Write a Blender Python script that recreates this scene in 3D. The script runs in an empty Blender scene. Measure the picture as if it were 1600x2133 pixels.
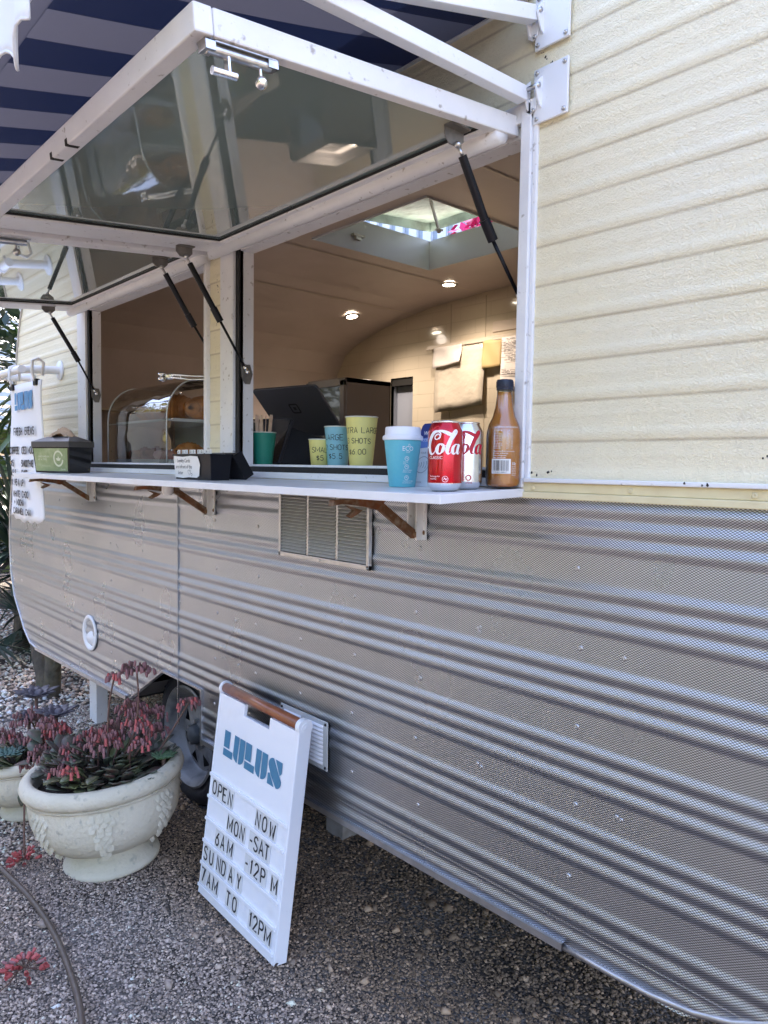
import bpy, math, random
import numpy as np
from mathutils import Vector, Matrix
random.seed(7); np.random.seed(7)
rad = math.radians
sc = bpy.context.scene
COL = sc.collection
# ------------------------------------------------------------------ camera
RIGHT = Vector((0.66650253, 0.74536614, 0.01427232))
DOWN = Vector((0.05461952, -0.02972948, -0.99806456))
FWD = Vector((-0.74349921, 0.6659921, -0.06052632))
cd = bpy.data.cameras.new('camera')
cam = bpy.data.objects.new('camera', cd); COL.objects.link(cam)
m = Matrix((RIGHT, -DOWN, -FWD)).transposed().to_4x4()
m.translation = (0, -1.3, 1.4)
cam.matrix_world = m
cd.sensor_fit = 'VERTICAL'; cd.sensor_height = 36; cd.lens = 1545 / 2133 * 36
cd.clip_start = 0.02; cd.clip_end = 500
sc.camera = cam
# ------------------------------------------------------------------ world, sun, exposure
SUN_EL, SUN_AZ = 40.0, -28.0          # azimuth from +Y towards +X
w = bpy.data.worlds.new('World'); sc.world = w; w.use_nodes = True
nt = w.node_tree
sky = nt.nodes.new('ShaderNodeTexSky'); sky.sky_type = 'NISHITA'; sky.sun_disc = False
sky.sun_elevation = rad(SUN_EL); sky.sun_rotation = rad(SUN_AZ)
sky.dust_density = 5.0; sky.ozone_density = 1.0
bg = nt.nodes['Background']; bg.inputs['Strength'].default_value = 0.15
wb = nt.nodes.new('ShaderNodeMix'); wb.data_type = 'RGBA'; wb.blend_type = 'MULTIPLY'; wb.inputs[0].default_value = 1; wb.inputs[7].default_value = (1.06, 1.0, 1.07, 1)
nt.links.new(sky.outputs[0], wb.inputs[6]); nt.links.new(wb.outputs[2], bg.inputs[0])
sd = bpy.data.lights.new('sun', 'SUN'); sd.energy = 5.0; sd.angle = rad(0.6); sd.color = (1.0, 0.93, 0.82)
so = bpy.data.objects.new('sun', sd); COL.objects.link(so)
sdir = Vector((math.sin(rad(SUN_AZ)) * math.cos(rad(SUN_EL)), math.cos(rad(SUN_AZ)) * math.cos(rad(SUN_EL)), math.sin(rad(SUN_EL))))
so.rotation_euler = sdir.to_track_quat('Z', 'Y').to_euler(); so.location = (0, 0, 12)
vs = sc.view_settings
vs.view_transform = 'Standard'; vs.look = 'None'; vs.gamma = 1; vs.use_curve_mapping = False
vs.exposure = 2.88
sc.cycles.max_bounces = 8; sc.cycles.transparent_max_bounces = 16
sc.cycles.sample_clamp_indirect = 6
sc.cycles.caustics_reflective = False; sc.cycles.caustics_refractive = False

# ------------------------------------------------------------------ materials
MATS = {}
def pbr(name, col, rough=0.5, metal=0.0, var=None, bump=None, coat=0.0, emit=None, trans=0.0, ior=1.45, spec=0.5, alpha=1.0, var2=None, rvar=0.0):
    """var=(scale, amount, colour2)  bump=(scale, distance[, detail])"""
    if name in MATS: return MATS[name]
    m = bpy.data.materials.new(name); m.use_nodes = True; MATS[name] = m
    N, L = m.node_tree.nodes, m.node_tree.links
    b = N['Principled BSDF']
    b.inputs['Base Color'].default_value = (*col, 1)
    b.inputs['Roughness'].default_value = rough; b.inputs['Metallic'].default_value = metal
    b.inputs['Coat Weight'].default_value = coat; b.inputs['Transmission Weight'].default_value = trans
    b.inputs['IOR'].default_value = ior; b.inputs['Specular IOR Level'].default_value = spec
    b.inputs['Alpha'].default_value = alpha
    if emit:
        b.inputs['Emission Color'].default_value = (*emit[0], 1); b.inputs['Emission Strength'].default_value = emit[1]
    tc = N.new('ShaderNodeTexCoord')
    last = None
    for v in (var, var2):
        if not v: continue
        n = N.new('ShaderNodeTexNoise'); n.inputs['Scale'].default_value = v[0]; n.inputs['Detail'].default_value = 6
        L.new(tc.outputs['Object'], n.inputs['Vector'])
        r = N.new('ShaderNodeMapRange'); r.inputs[1].default_value = v[3] if len(v) > 3 else 0.42; r.inputs[2].default_value = v[4] if len(v) > 4 else 0.7
        r.inputs[4].default_value = v[1]; L.new(n.outputs[0], r.inputs[0])
        mx = N.new('ShaderNodeMix'); mx.data_type = 'RGBA'
        L.new(r.outputs[0], mx.inputs[0])
        if last is None: mx.inputs[6].default_value = (*col, 1)
        else: L.new(last, mx.inputs[6])
        mx.inputs[7].default_value = (*v[2], 1)
        last = mx.outputs[2]
    if last: L.new(last, b.inputs['Base Color'])
    if rvar:
        n = N.new('ShaderNodeTexNoise'); n.inputs['Scale'].default_value = 9; n.inputs['Detail'].default_value = 5
        L.new(tc.outputs['Object'], n.inputs['Vector'])
        r = N.new('ShaderNodeMapRange'); r.inputs[1].default_value = .3; r.inputs[2].default_value = .7
        r.inputs[3].default_value = max(0, rough - rvar); r.inputs[4].default_value = rough + rvar
        L.new(n.outputs[0], r.inputs[0]); L.new(r.outputs[0], b.inputs['Roughness'])
    if bump:
        n = N.new('ShaderNodeTexNoise'); n.inputs['Scale'].default_value = bump[0]; n.inputs['Detail'].default_value = bump[2] if len(bump) > 2 else 3
        L.new(tc.outputs['Object'], n.inputs['Vector'])
        bp = N.new('ShaderNodeBump'); bp.inputs['Distance'].default_value = bump[1]; bp.inputs['Strength'].default_value = 1
        L.new(n.outputs[0], bp.inputs['Height']); L.new(bp.outputs[0], b.inputs['Normal'])
    return m
def mnode(m, op, a, b=None, c=None):
    n = m.node_tree.nodes.new('ShaderNodeMath'); n.operation = op
    for i, v in enumerate((a, b, c)):
        if v is None: continue
        if isinstance(v, (int, float)): n.inputs[i].default_value = v
        else: m.node_tree.links.new(v, n.inputs[i])
    return n.outputs[0]

cream = pbr('cream_paint', (0.87, 0.79, 0.565), 0.42, var=(2.2, .5, (0.85, 0.80, 0.65)), var2=(60, .25, (0.5, 0.42, 0.26), .58, .8))
def cream_extra(m):
    N, L = m.node_tree.nodes, m.node_tree.links; b = N['Principled BSDF']
    tc = N.new('ShaderNodeTexCoord')
    mp = N.new('ShaderNodeMapping'); mp.inputs['Scale'].default_value = (270, 270, 290); L.new(tc.outputs['Object'], mp.inputs[0])
    n = N.new('ShaderNodeTexNoise'); n.inputs['Scale'].default_value = 1; n.inputs['Detail'].default_value = 1.5; n.inputs['Distortion'].default_value = .8; L.new(mp.outputs[0], n.inputs['Vector'])
    r = N.new('ShaderNodeMapRange'); r.inputs[1].default_value = .38; r.inputs[2].default_value = .62; L.new(n.outputs[0], r.inputs[0])
    bp = N.new('ShaderNodeBump'); bp.inputs['Distance'].default_value = .0009; L.new(r.outputs[0], bp.inputs['Height']); L.new(bp.outputs[0], b.inputs['Normal'])
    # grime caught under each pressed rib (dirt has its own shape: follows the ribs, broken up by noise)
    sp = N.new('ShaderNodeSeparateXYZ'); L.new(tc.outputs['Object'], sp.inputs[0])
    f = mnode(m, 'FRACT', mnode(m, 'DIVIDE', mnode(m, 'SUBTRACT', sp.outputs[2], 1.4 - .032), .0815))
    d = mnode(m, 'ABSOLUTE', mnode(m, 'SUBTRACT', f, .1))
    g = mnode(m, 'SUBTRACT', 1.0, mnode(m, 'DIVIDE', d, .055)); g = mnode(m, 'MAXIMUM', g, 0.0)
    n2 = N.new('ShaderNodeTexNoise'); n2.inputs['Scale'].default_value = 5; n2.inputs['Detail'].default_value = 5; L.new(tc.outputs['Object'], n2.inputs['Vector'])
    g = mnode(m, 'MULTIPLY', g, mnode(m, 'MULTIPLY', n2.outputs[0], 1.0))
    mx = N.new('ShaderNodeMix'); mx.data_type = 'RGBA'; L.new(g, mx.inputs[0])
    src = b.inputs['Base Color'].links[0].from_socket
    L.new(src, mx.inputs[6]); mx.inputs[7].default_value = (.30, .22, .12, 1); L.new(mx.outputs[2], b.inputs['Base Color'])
cream_extra(cream)
cream_trim = pbr('cream_trim', (0.74, 0.66, 0.42), 0.38, var=(25, .4, (0.6, 0.5, 0.3)), bump=(300, .0003))
alu = pbr('embossed_aluminium', (0.60, 0.60, 0.62), 0.30, 1.0)
def alu_extra(m, a=.0077, bb=.0048):
    N, L = m.node_tree.nodes, m.node_tree.links; b = N['Principled BSDF']
    tc = N.new('ShaderNodeTexCoord'); sp = N.new('ShaderNodeSeparateXYZ'); L.new(tc.outputs['Object'], sp.inputs[0])
    X = mnode(m, 'MULTIPLY', sp.outputs[0], math.pi / a); Z = mnode(m, 'MULTIPLY', sp.outputs[2], math.pi / bb)
    su = mnode(m, 'ABSOLUTE', mnode(m, 'SINE', mnode(m, 'ADD', X, Z))); sv = mnode(m, 'ABSOLUTE', mnode(m, 'SINE', mnode(m, 'SUBTRACT', X, Z)))
    h = mnode(m, 'POWER', mnode(m, 'MULTIPLY', su, sv), .6)
    bp = N.new('ShaderNodeBump'); bp.inputs['Distance'].default_value = .00045; L.new(h, bp.inputs['Height']); L.new(bp.outputs[0], b.inputs['Normal'])
    n = N.new('ShaderNodeTexNoise'); n.inputs['Scale'].default_value = 3.5; n.inputs['Detail'].default_value = 7; L.new(tc.outputs['Object'], n.inputs['Vector'])
    r = N.new('ShaderNodeMapRange'); r.inputs[1].default_value = .2; r.inputs[2].default_value = .8; r.inputs[3].default_value = .22; r.inputs[4].default_value = .38
    L.new(n.outputs[0], r.inputs[0]); L.new(r.outputs[0], b.inputs['Roughness'])
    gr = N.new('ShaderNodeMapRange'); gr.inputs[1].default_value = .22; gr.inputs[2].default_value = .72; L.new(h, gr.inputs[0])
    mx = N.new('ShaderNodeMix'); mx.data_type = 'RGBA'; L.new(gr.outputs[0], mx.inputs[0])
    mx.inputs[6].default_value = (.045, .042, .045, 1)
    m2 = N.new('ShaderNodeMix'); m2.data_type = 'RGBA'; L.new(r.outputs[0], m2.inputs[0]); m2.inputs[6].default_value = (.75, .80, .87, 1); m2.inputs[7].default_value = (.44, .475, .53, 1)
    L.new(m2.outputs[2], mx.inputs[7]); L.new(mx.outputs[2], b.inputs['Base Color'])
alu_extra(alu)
alu_trim = pbr('plain_aluminium', (0.55, 0.55, 0.56), 0.42, 1.0, var=(30, .5, (0.38, 0.38, 0.38)), bump=(90, .0004))
white = pbr('white_paint', (0.80, 0.80, 0.81), 0.38, var=(14, .35, (0.68, 0.68, 0.70)), var2=(55, .8, (0.30, 0.26, 0.22), .64, .74), bump=(160, .0004))
white_arm = pbr('white_powder_coat', (0.80, 0.81, 0.83), 0.32, var=(90, .5, (0.4, 0.42, 0.46), .66, .8), bump=(60, .0003))
white_plastic = pbr('white_plastic', (0.82, 0.82, 0.84), 0.3)
shelf_white = pbr('shelf_white', (0.80, 0.80, 0.82), 0.33, var=(18, .4, (0.70, 0.69, 0.68)), var2=(45, .7, (0.3, 0.28, 0.25), .70, .78), bump=(120, .0004))
rubber = pbr('black_rubber', (0.012, 0.012, 0.013), 0.6, bump=(120, .0008))
black = pbr('black_plastic', (0.010, 0.010, 0.013), 0.4, spec=.25, bump=(300, .0002))
strut_black = pbr('strut_black', (0.005, 0.006, 0.010), 0.35, spec=.25)
steel = pbr('steel', (0.55, 0.55, 0.55), 0.28, 1.0, var=(60, .6, (0.3, 0.28, 0.26)))
chrome = pbr('chrome', (0.8, 0.8, 0.8), 0.12, 1.0)
rust = pbr('rusty_steel', (0.16, 0.075, 0.035), 0.75, .25, var=(55, .9, (0.30, 0.24, 0.17)), var2=(22, .8, (0.24, 0.075, 0.025), .5, .65), bump=(160, .0012))
glass_dark = pbr('tinted_window_glass', (0.25, 0.32, 0.30), 0.03, 0, coat=1.0, ior=1.85, spec=0.6, var=(3, .5, (0.26, 0.34, 0.32)))
inner_wall = pbr('inner_panel', (0.62, 0.56, 0.46), 0.22, coat=.3)
inner_ceiling = pbr('inner_ceiling_panel', (0.56, 0.475, 0.45), 0.32, bump=(6, .004), var=(5, .3, (0.42, 0.36, 0.32)))
inner_white = pbr('inner_white', (0.62, 0.64, 0.66), 0.35)
dark_void = pbr('dark_underbody', (0.02, 0.018, 0.016), 0.9)
ink = pbr('black_ink', (0.012, 0.012, 0.014), 0.5)
sign_white = pbr('sign_white', (0.82, 0.83, 0.87), 0.3, var2=(9, .35, (.62, .60, .57), .60, .78), var=(140, .4, (0.5, 0.48, 0.45), .72, .8))
tile_mat = pbr('letter_tile', (0.72, 0.72, 0.72), 0.22, coat=.3)
teal = pbr('logo_blue', (0.055, 0.20, 0.33), 0.45)
timber = pbr('varnished_timber', (0.30, 0.10, 0.04), 0.35, coat=.4, var=(30, .8, (0.20, 0.06, 0.025)), var2=(160, .5, (0.42, 0.2, 0.1), .6, .8))
stone = pbr('cast_stone', (0.66, 0.60, 0.47), 0.85, var=(7, .8, (0.54, 0.50, 0.38)), var2=(34, .8, (0.22, 0.23, 0.19), .60, .78), bump=(70, .004, 8))
soil = pbr('soil', (0.03, 0.022, 0.016), 0.95, bump=(80, .01))
leaf_g = pbr('succulent_leaf', (0.075, 0.09, 0.06), 0.45, var=(26, .9, (0.12, 0.05, 0.05)), var2=(9, .7, (0.14, 0.17, 0.05), .5, .7))
leaf_d = pbr('dark_purple_leaf', (0.055, 0.045, 0.06), 0.4, var=(20, .8, (0.10, 0.09, 0.10)))
leaf_b = pbr('blue_green_leaf', (0.12, 0.21, 0.17), 0.5, var=(30, .5, (0.2, 0.2, 0.2)))
stem_m = pbr('stem', (0.17, 0.09, 0.07), 0.6, var=(40, .6, (0.10, 0.08, 0.05)))
bell_a = pbr('bell_mauve', (0.24, 0.12, 0.125), 0.6, var=(120, .7, (0.33, 0.13, 0.12)))
bell_b = pbr('bell_coral', (0.48, 0.11, 0.10), 0.55, var=(120, .7, (0.36, 0.07, 0.08)))
palm_l = pbr('palm_leaf', (0.035, 0.075, 0.025), 0.35, var=(7, .8, (0.07, 0.12, 0.035)))
palm_d = pbr('dark_palm_leaf', (0.014, 0.03, 0.022), 0.4, var=(7, .8, (0.03, 0.055, 0.03)))
bark = pbr('bark', (0.12, 0.10, 0.075), 0.9, var=(16, .9, (0.05, 0.045, 0.04)), var2=(6, .5, (0.15, 0.16, 0.08), .5, .7), bump=(45, .012, 6))
tyre_m = pbr('tyre_rubber', (0.014, 0.016, 0.022), 0.6, var=(20, .6, (0.035, 0.035, 0.045)), bump=(60, .002))
rim_m = pbr('rim_silver', (0.26, 0.26, 0.26), 0.55, .3, var=(14, .9, (0.09, 0.09, 0.10)), bump=(60, .0008))

# ------------------------------------------------------------------ mesh helpers
class MB:
    def __init__(s): s.v = []; s.f = []; s.m = []; s.mi = 0
    def add(s, vs_, fs):
        o = len(s.v); s.v.extend([tuple(p) for p in vs_]); s.f.extend([tuple(i + o for i in f) for f in fs]); s.m.extend([s.mi] * len(fs)); return s
    def box(s, a, b, M=None):
        x0, y0, z0 = a; x1, y1, z1 = b
        P = [Vector(p) for p in ((x0,y0,z0),(x1,y0,z0),(x1,y1,z0),(x0,y1,z0),(x0,y0,z1),(x1,y0,z1),(x1,y1,z1),(x0,y1,z1))]
        if M is not None: P = [M @ p for p in P]
        return s.add(P, [(0,3,2,1),(4,5,6,7),(0,1,5,4),(1,2,6,5),(2,3,7,6),(3,0,4,7)])
    def bar(s, p0, p1, w, h, up=(0, 0, 1)):
        p0, p1 = Vector(p0), Vector(p1); d = (p1 - p0); L = d.length; d.normalize()
        side = d.cross(Vector(up)).normalized(); u = side.cross(d)
        M = Matrix((side, d, u)).transposed().to_4x4(); M.translation = p0
        return s.box((-w/2, 0, -h/2), (w/2, L, h/2), M)
    def tube(s, pts, r, n=10, cap=True):
        pts = [Vector(p) for p in pts]; R = r if hasattr(r, '__len__') else [r] * len(pts)
        o = []; prev = None
        for i, p in enumerate(pts):
            t = (pts[min(i+1, len(pts)-1)] - pts[max(i-1, 0)]).normalized()
            if prev is None: a = t.orthogonal().normalized()
            else: a = (prev - t * prev.dot(t)).normalized()
            prev = a; b = t.cross(a)
            o.extend([p + (a * math.cos(2*math.pi*k/n) + b * math.sin(2*math.pi*k/n)) * R[i] for k in range(n)])
        f = [(i*n+k, i*n+(k+1)%n, (i+1)*n+(k+1)%n, (i+1)*n+k) for i in range(len(pts)-1) for k in range(n)]
        if cap: f += [tuple(range(n-1, -1, -1)), tuple(range((len(pts)-1)*n, len(pts)*n))]
        return s.add(o, f)
    def lathe(s, prof, c=(0, 0, 0), n=32, M=None, a0=0, a1=2*math.pi):
        full = abs(a1 - a0 - 2*math.pi) < 1e-6; cnt = n if full else n + 1
        o = []
        for r, z in prof:
            for k in range(cnt):
                a = a0 + (a1-a0) * k / n
                p = Vector((r*math.cos(a), r*math.sin(a), z))
                if M is not None: p = M @ p
                o.append(p + Vector(c))
        f = []
        for i in range(len(prof)-1):
            for k in range(n):
                k2 = (k+1) % cnt
                f.append((i*cnt+k, i*cnt+k2, (i+1)*cnt+k2, (i+1)*cnt+k))
        return s.add(o, f)
    def sphere(s, c, r, n=12, sz=(1, 1, 1)):
        pr = [(max(1e-5, math.sin(math.pi*i/n)), -math.cos(math.pi*i/n)) for i in range(n+1)]
        M = Matrix.Diagonal((r*sz[0], r*sz[1], r*sz[2]))
        return s.lathe(pr, c, n+4, M)
    def prism(s, poly, f0, f1):
        """poly: 2D points; f0/f1 map (u,v)->3D for both caps"""
        n = len(poly)
        return s.add([f0(*p) for p in poly] + [f1(*p) for p in poly], [tuple(range(n))[::-1], tuple(range(n, 2*n))] + [(i, (i+1)%n, n+(i+1)%n, n+i) for i in range(n)])
    def flat(s, poly, fn): return s.add([fn(*p) for p in poly], [tuple(range(len(poly)))])
    def grid(s, P):
        """P[i][j] 3D points"""
        r, c = len(P), len(P[0])
        return s.add([p for row in P for p in row], [(i*c+j, i*c+j+1, (i+1)*c+j+1, (i+1)*c+j) for i in range(r-1) for j in range(c-1)])
    def ribbon(s, pts, wd, fn):
        """2D polyline -> flat strip of width wd (number or per point) mapped through fn"""
        n = len(pts); W = wd if hasattr(wd, '__len__') else [wd]*n
        closed = n > 2 and abs(pts[0][0]-pts[-1][0]) < 1e-6 and abs(pts[0][1]-pts[-1][1]) < 1e-6
        o = []
        for i in range(n):
            if closed and i in (0, n-1): a, b = pts[n-2], pts[1]
            else: a, b = pts[max(i-1, 0)], pts[min(i+1, n-1)]
            dx, dy = b[0]-a[0], b[1]-a[1]; L = math.hypot(dx, dy) or 1; nx, ny = -dy/L, dx/L
            k = 1.0
            if 0 < i < n-1:
                e0 = (pts[i][0]-pts[i-1][0], pts[i][1]-pts[i-1][1]); l0 = math.hypot(*e0) or 1
                c = abs(nx*(-e0[1]/l0) + ny*(e0[0]/l0)); k = 1/max(.5, c)
            o += [fn(pts[i][0]+nx*W[i]/2*k, pts[i][1]+ny*W[i]/2*k), fn(pts[i][0]-nx*W[i]/2*k, pts[i][1]-ny*W[i]/2*k)]
        return s.add(o, [(2*i, 2*i+1, 2*i+3, 2*i+2) for i in range(n-1)])
    def mesh(s, name, mats, smooth=False, angle=None):
        me = bpy.data.meshes.new(name); me.from_pydata(s.v, [], s.f)
        for mm in (mats if isinstance(mats, (list, tuple)) else [mats]): me.materials.append(mm)
        if any(s.m): me.polygons.foreach_set('material_index', s.m)
        if smooth or angle: me.polygons.foreach_set('use_smooth', [True]*len(s.f))
        me.update()
        if angle: me.set_sharp_from_angle(angle=rad(angle))
        return me
    def build(s, name, mats, parent=None, smooth=False, angle=None, bevel=0, loc=None):
        o = bpy.data.objects.new(name, s.mesh(name, mats, smooth, angle)); COL.objects.link(o)
        if parent is not None:
            o.parent = parent
            off = BASE.get(parent.name)
            if off is not None: o.matrix_parent_inverse = Matrix.Translation(-Vector(off))
        if loc: o.location = loc
        if bevel:
            b = o.modifiers.new('bevel', 'BEVEL'); b.width = bevel; b.segments = 2; b.limit_method = 'ANGLE'; b.angle_limit = rad(40); b.harden_normals = False
        return o
BASE = {}
def thing(name, label, cat, loc=(0, 0, 0), rz=0, group=None, world=False):
    o = bpy.data.objects.new(name, None); COL.objects.link(o); o.empty_display_size = .05
    o.location = loc; o.rotation_euler = (0, 0, rz)
    if world: BASE[o.name] = loc
    tag(o, label, cat, group); return o
def tag(o, label=None, cat=None, group=None, kind=None):
    if label: o['label'] = label
    if cat: o['category'] = cat
    if group: o['group'] = group
    if kind: o['kind'] = kind
    return o
def part(o, parent, loc=None, rot=None):
    """another copy of a part sharing its mesh"""
    c = o.copy(); COL.objects.link(c); c.parent = parent
    if loc is not None: c.location = loc
    if rot is not None: c.rotation_euler = rot
    return c
# strokes -----------------------------------------------------------
def arc(cx, cy, rx, ry, a0, a1, n=8): return [(cx+rx*math.cos(rad(a0+(a1-a0)*i/n)), cy+ry*math.sin(rad(a0+(a1-a0)*i/n))) for i in range(n+1)]
G = {
 'A': [[(0,0),(.5,1),(1,0)], [(.18,.33),(.82,.33)]], 'B': [[(0,0),(0,1),(.55,1)]+arc(.6,.77,.35,.23,90,-90)+[(0,.54)], arc(.6,.27,.4,.27,90,-90)+[(0,0)]],
 'C': [arc(.5,.7,.5,.3,20,180)+arc(.5,.3,.5,.3,180,340)], 'D': [[(0,0),(0,1),(.45,1)]+arc(.5,.65,.5,.35,90,0)+arc(.5,.35,.5,.35,0,-90)+[(0,0)]],
 'E': [[(1,1),(0,1),(0,0),(1,0)], [(0,.52),(.8,.52)]], 'F': [[(1,1),(0,1),(0,0)], [(0,.52),(.8,.52)]],
 'G': [arc(.5,.7,.5,.3,20,180)+arc(.5,.3,.5,.3,180,360)+[(1,.48),(.55,.48)]], 'H': [[(0,0),(0,1)], [(1,0),(1,1)], [(0,.5),(1,.5)]],
 'I': [[(.5,0),(.5,1)]], 'K': [[(0,0),(0,1)], [(1,1),(0,.42)], [(.3,.6),(1,0)]], 'L': [[(0,1),(0,0),(1,0)]],
 'M': [[(0,0),(0,1),(.5,.25),(1,1),(1,0)]], 'N': [[(0,0),(0,1),(1,0),(1,1)]], 'O': [arc(.5,.68,.5,.32,0,180)+arc(.5,.32,.5,.32,180,360)+[(1,.68)]],
 'P': [[(0,0),(0,1),(.5,1)]+arc(.55,.74,.45,.26,90,-90)+[(0,.48)]], 'R': [[(0,0),(0,1),(.5,1)]+arc(.55,.75,.45,.25,90,-90)+[(0,.5)], [(.5,.5),(1,0)]],
 'S': [arc(.5,.75,.48,.25,20,180)+[(.05,.66),(.95,.36)]+arc(.5,.25,.48,.25,0,-160)], 'T': [[(0,1),(1,1)], [(.5,1),(.5,0)]],
 'U': [[(0,1)]+arc(.5,.3,.5,.3,180,360)+[(1,1)]], 'W': [[(0,1),(.25,0),(.5,.8),(.75,0),(1,1)]], 'X': [[(0,0),(1,1)], [(0,1),(1,0)]], 'Y': [[(0,1),(.5,.45),(1,1)], [(.5,.45),(.5,0)]],
 '0': [arc(.5,.68,.5,.32,0,180)+arc(.5,.32,.5,.32,180,360)+[(1,.68)]], '1': [[(.15,.78),(.55,1),(.55,0)]], '2': [arc(.5,.72,.48,.28,170,-20)+[(0,0),(1,0)]],
 '3': [arc(.45,.75,.45,.25,160,-80)+arc(.45,.27,.5,.27,90,-160)], '5': [[(.9,1),(.15,1),(.05,.55)]+arc(.48,.32,.5,.32,110,-160)], '6': [[(.85,1),(.2,.55)]+arc(.5,.3,.48,.3,170,-190)], '7': [[(0,1),(1,1),(.35,0)]],
 '9': [[(.2,0),(.85,.5)]+arc(.5,.7,.46,.3,-10,350)], '4': [[(.75,0),(.75,1),(0,.3),(1,.3)]],
 '$': [arc(.5,.7,.4,.18,20,180)+[(.12,.62),(.88,.4)]+arc(.5,.32,.4,.18,0,-160), [(.5,1),(.5,0)]], '-': [[(0,.5),(1,.5)]], '.': [[(.4,.02),(.55,.02)]], '+': [[(0,.5),(1,.5)], [(.5,.2),(.5,.8)]], '&': [[(1,0),(.2,.8),(.5,1),(.7,.8),(.05,.25),(.4,0),(1,.45)]],
}
def strokes(mb, text, x, y, h, fn, wd, asp=.55, gap=.28, jit=0.0, slant=0.0):
    for ch in text:
        if ch == ' ': x += h*(asp*.8+gap*.3); continue
        g = G.get(ch)
        wch = asp * (1.3 if ch in 'MW' else .45 if ch in 'I.' else .75 if ch in '1-' else 1)
        if g:
            jy = random.uniform(-jit, jit)*h; js = 1+random.uniform(-jit, jit)
            for pl in g: mb.ribbon([(x+px*wch*h*js + slant*py*h, y+jy+py*h*js) for px, py in pl], wd, fn)
        x += h*(wch+gap)
    return x
_fc = {}
def ftext(text, size):
    """built-in font glyphs as 2D verts/faces"""
    k = (text, size)
    if k in _fc: return _fc[k]
    cu = bpy.data.curves.new('t', 'FONT'); cu.body = text; cu.size = size; cu.resolution_u = 2
    o = bpy.data.objects.new('t', cu); COL.objects.link(o)
    dg = bpy.context.evaluated_depsgraph_get(); me = o.evaluated_get(dg).to_mesh()
    r = ([(v.co.x, v.co.y) for v in me.vertices], [tuple(p.vertices) for p in me.polygons])
    o.evaluated_get(dg).to_mesh_clear(); bpy.data.objects.remove(o); bpy.data.curves.remove(cu)
    _fc[k] = r; return r
def ptext(mb, text, x, y, size, fn, sx=1.0, slant=0.0):
    v, f = ftext(text, size)
    mb.add([fn(x+a*sx+slant*b, y+b) for a, b in v], f)
def lulus(mb, x, y, h, fn, sx=1.0):
    """stencil block logo: L U L U S"""
    def P(pts): mb.flat([(x+a*h*sx, y+b*h) for a, b in pts], fn)
    def L_(o): P([(o, .34), (o+.40, .34), (o+.40, 1), (o, 1)]); P([(o, 0), (o+.66, 0), (o+.66, .28), (o, .28)])
    def U_(o):
        P([(o, 1), (o, .3)] + arc(o+.34, .3, .34, .3, 180, 265, 7) + [(o+.34, 1)])
        P([(o+.39, 1), (o+.39, 0)] + arc(o+.40, .3, .34, .3, 275, 360, 7) + [(o+.74, 1)])
    L_(0); U_(.70); L_(1.50); U_(2.20)
    o = 3.0
    P(arc(o+.28, .72, .28, .28, 100, 190, 8) + [(o+.20, .36), (o+.56, 0)] + arc(o+.56, .28, .28, .28, 275, 370, 8) + [(o+.62, .58), (o+.30, 1)])
    P([(o+.40, 1), (o+.82, 1), (o+.82, .62), (o+.72, .50)]); P([(o+.02, .38), (o+.12, .42), (o+.44, 0), (o+.02, 0)])

# ================================================================== SETTING: ground
def ground_mat():
    m = bpy.data.materials.new('gravel_bed'); m.use_nodes = True
    N, L = m.node_tree.nodes, m.node_tree.links; b = N['Principled BSDF']; b.inputs['Roughness'].default_value = .95
    tc = N.new('ShaderNodeTexCoord')
    vo = N.new('ShaderNodeTexVoronoi'); vo.inputs['Scale'].default_value = 95; L.new(tc.outputs['Object'], vo.inputs['Vector'])
    n = N.new('ShaderNodeTexNoise'); n.inputs['Scale'].default_value = 2.2; n.inputs['Detail'].default_value = 8; L.new(tc.outputs['Object'], n.inputs['Vector'])
    r = N.new('ShaderNodeValToRGB'); r.color_ramp.elements[0].position = .35; r.color_ramp.elements[0].color = (.085, .06, .042, 1)
    r.color_ramp.elements[1].position = .65; r.color_ramp.elements[1].color = (.28, .25, .225, 1); L.new(n.outputs[0], r.inputs[0])
    mx = N.new('ShaderNodeMix'); mx.data_type = 'RGBA'; mx.blend_type = 'MULTIPLY'; mx.inputs[0].default_value = .8
    L.new(r.outputs[0], mx.inputs[6]); _bw = N.new('ShaderNodeSeparateColor'); L.new(vo.outputs['Color'], _bw.inputs[0]); L.new(_bw.outputs[0], mx.inputs[7]); L.new(mx.outputs[2], b.inputs['Base Color'])
    bp = N.new('ShaderNodeBump'); bp.inputs['Distance'].default_value = .008; bp.invert = True; L.new(vo.outputs['Distance'], bp.inputs['Height']); L.new(bp.outputs[0], b.inputs['Normal'])
    return m
def gz(x, y): return .012*math.sin(1.7*x+.4)*math.cos(2.3*y)+.006*math.sin(6*x+5*y)
g = MB()
g.box((-60, -60, -.5), (60, 60, -.035))
g.build('ground', ground_mat()).__setitem__('kind', 'structure')
g = MB(); nx, ny = 90, 60
xs = [-9+10.5*i/nx for i in range(nx+1)]; ys = [-2.6+6.0*j/ny for j in range(ny+1)]
def edge(x, y): return max(0, min(1, min(x+9, 1.5-x, y+2.6, 3.4-y)/.5))
g.grid([[(x, y, (gz(x, y)-.008)*edge(x, y) - .034*(1-edge(x, y))) for x in xs] for y in ys])
yard = g.build('gravel_ground', bpy.data.materials['gravel_bed'], smooth=True); yard['kind'] = 'structure'

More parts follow.
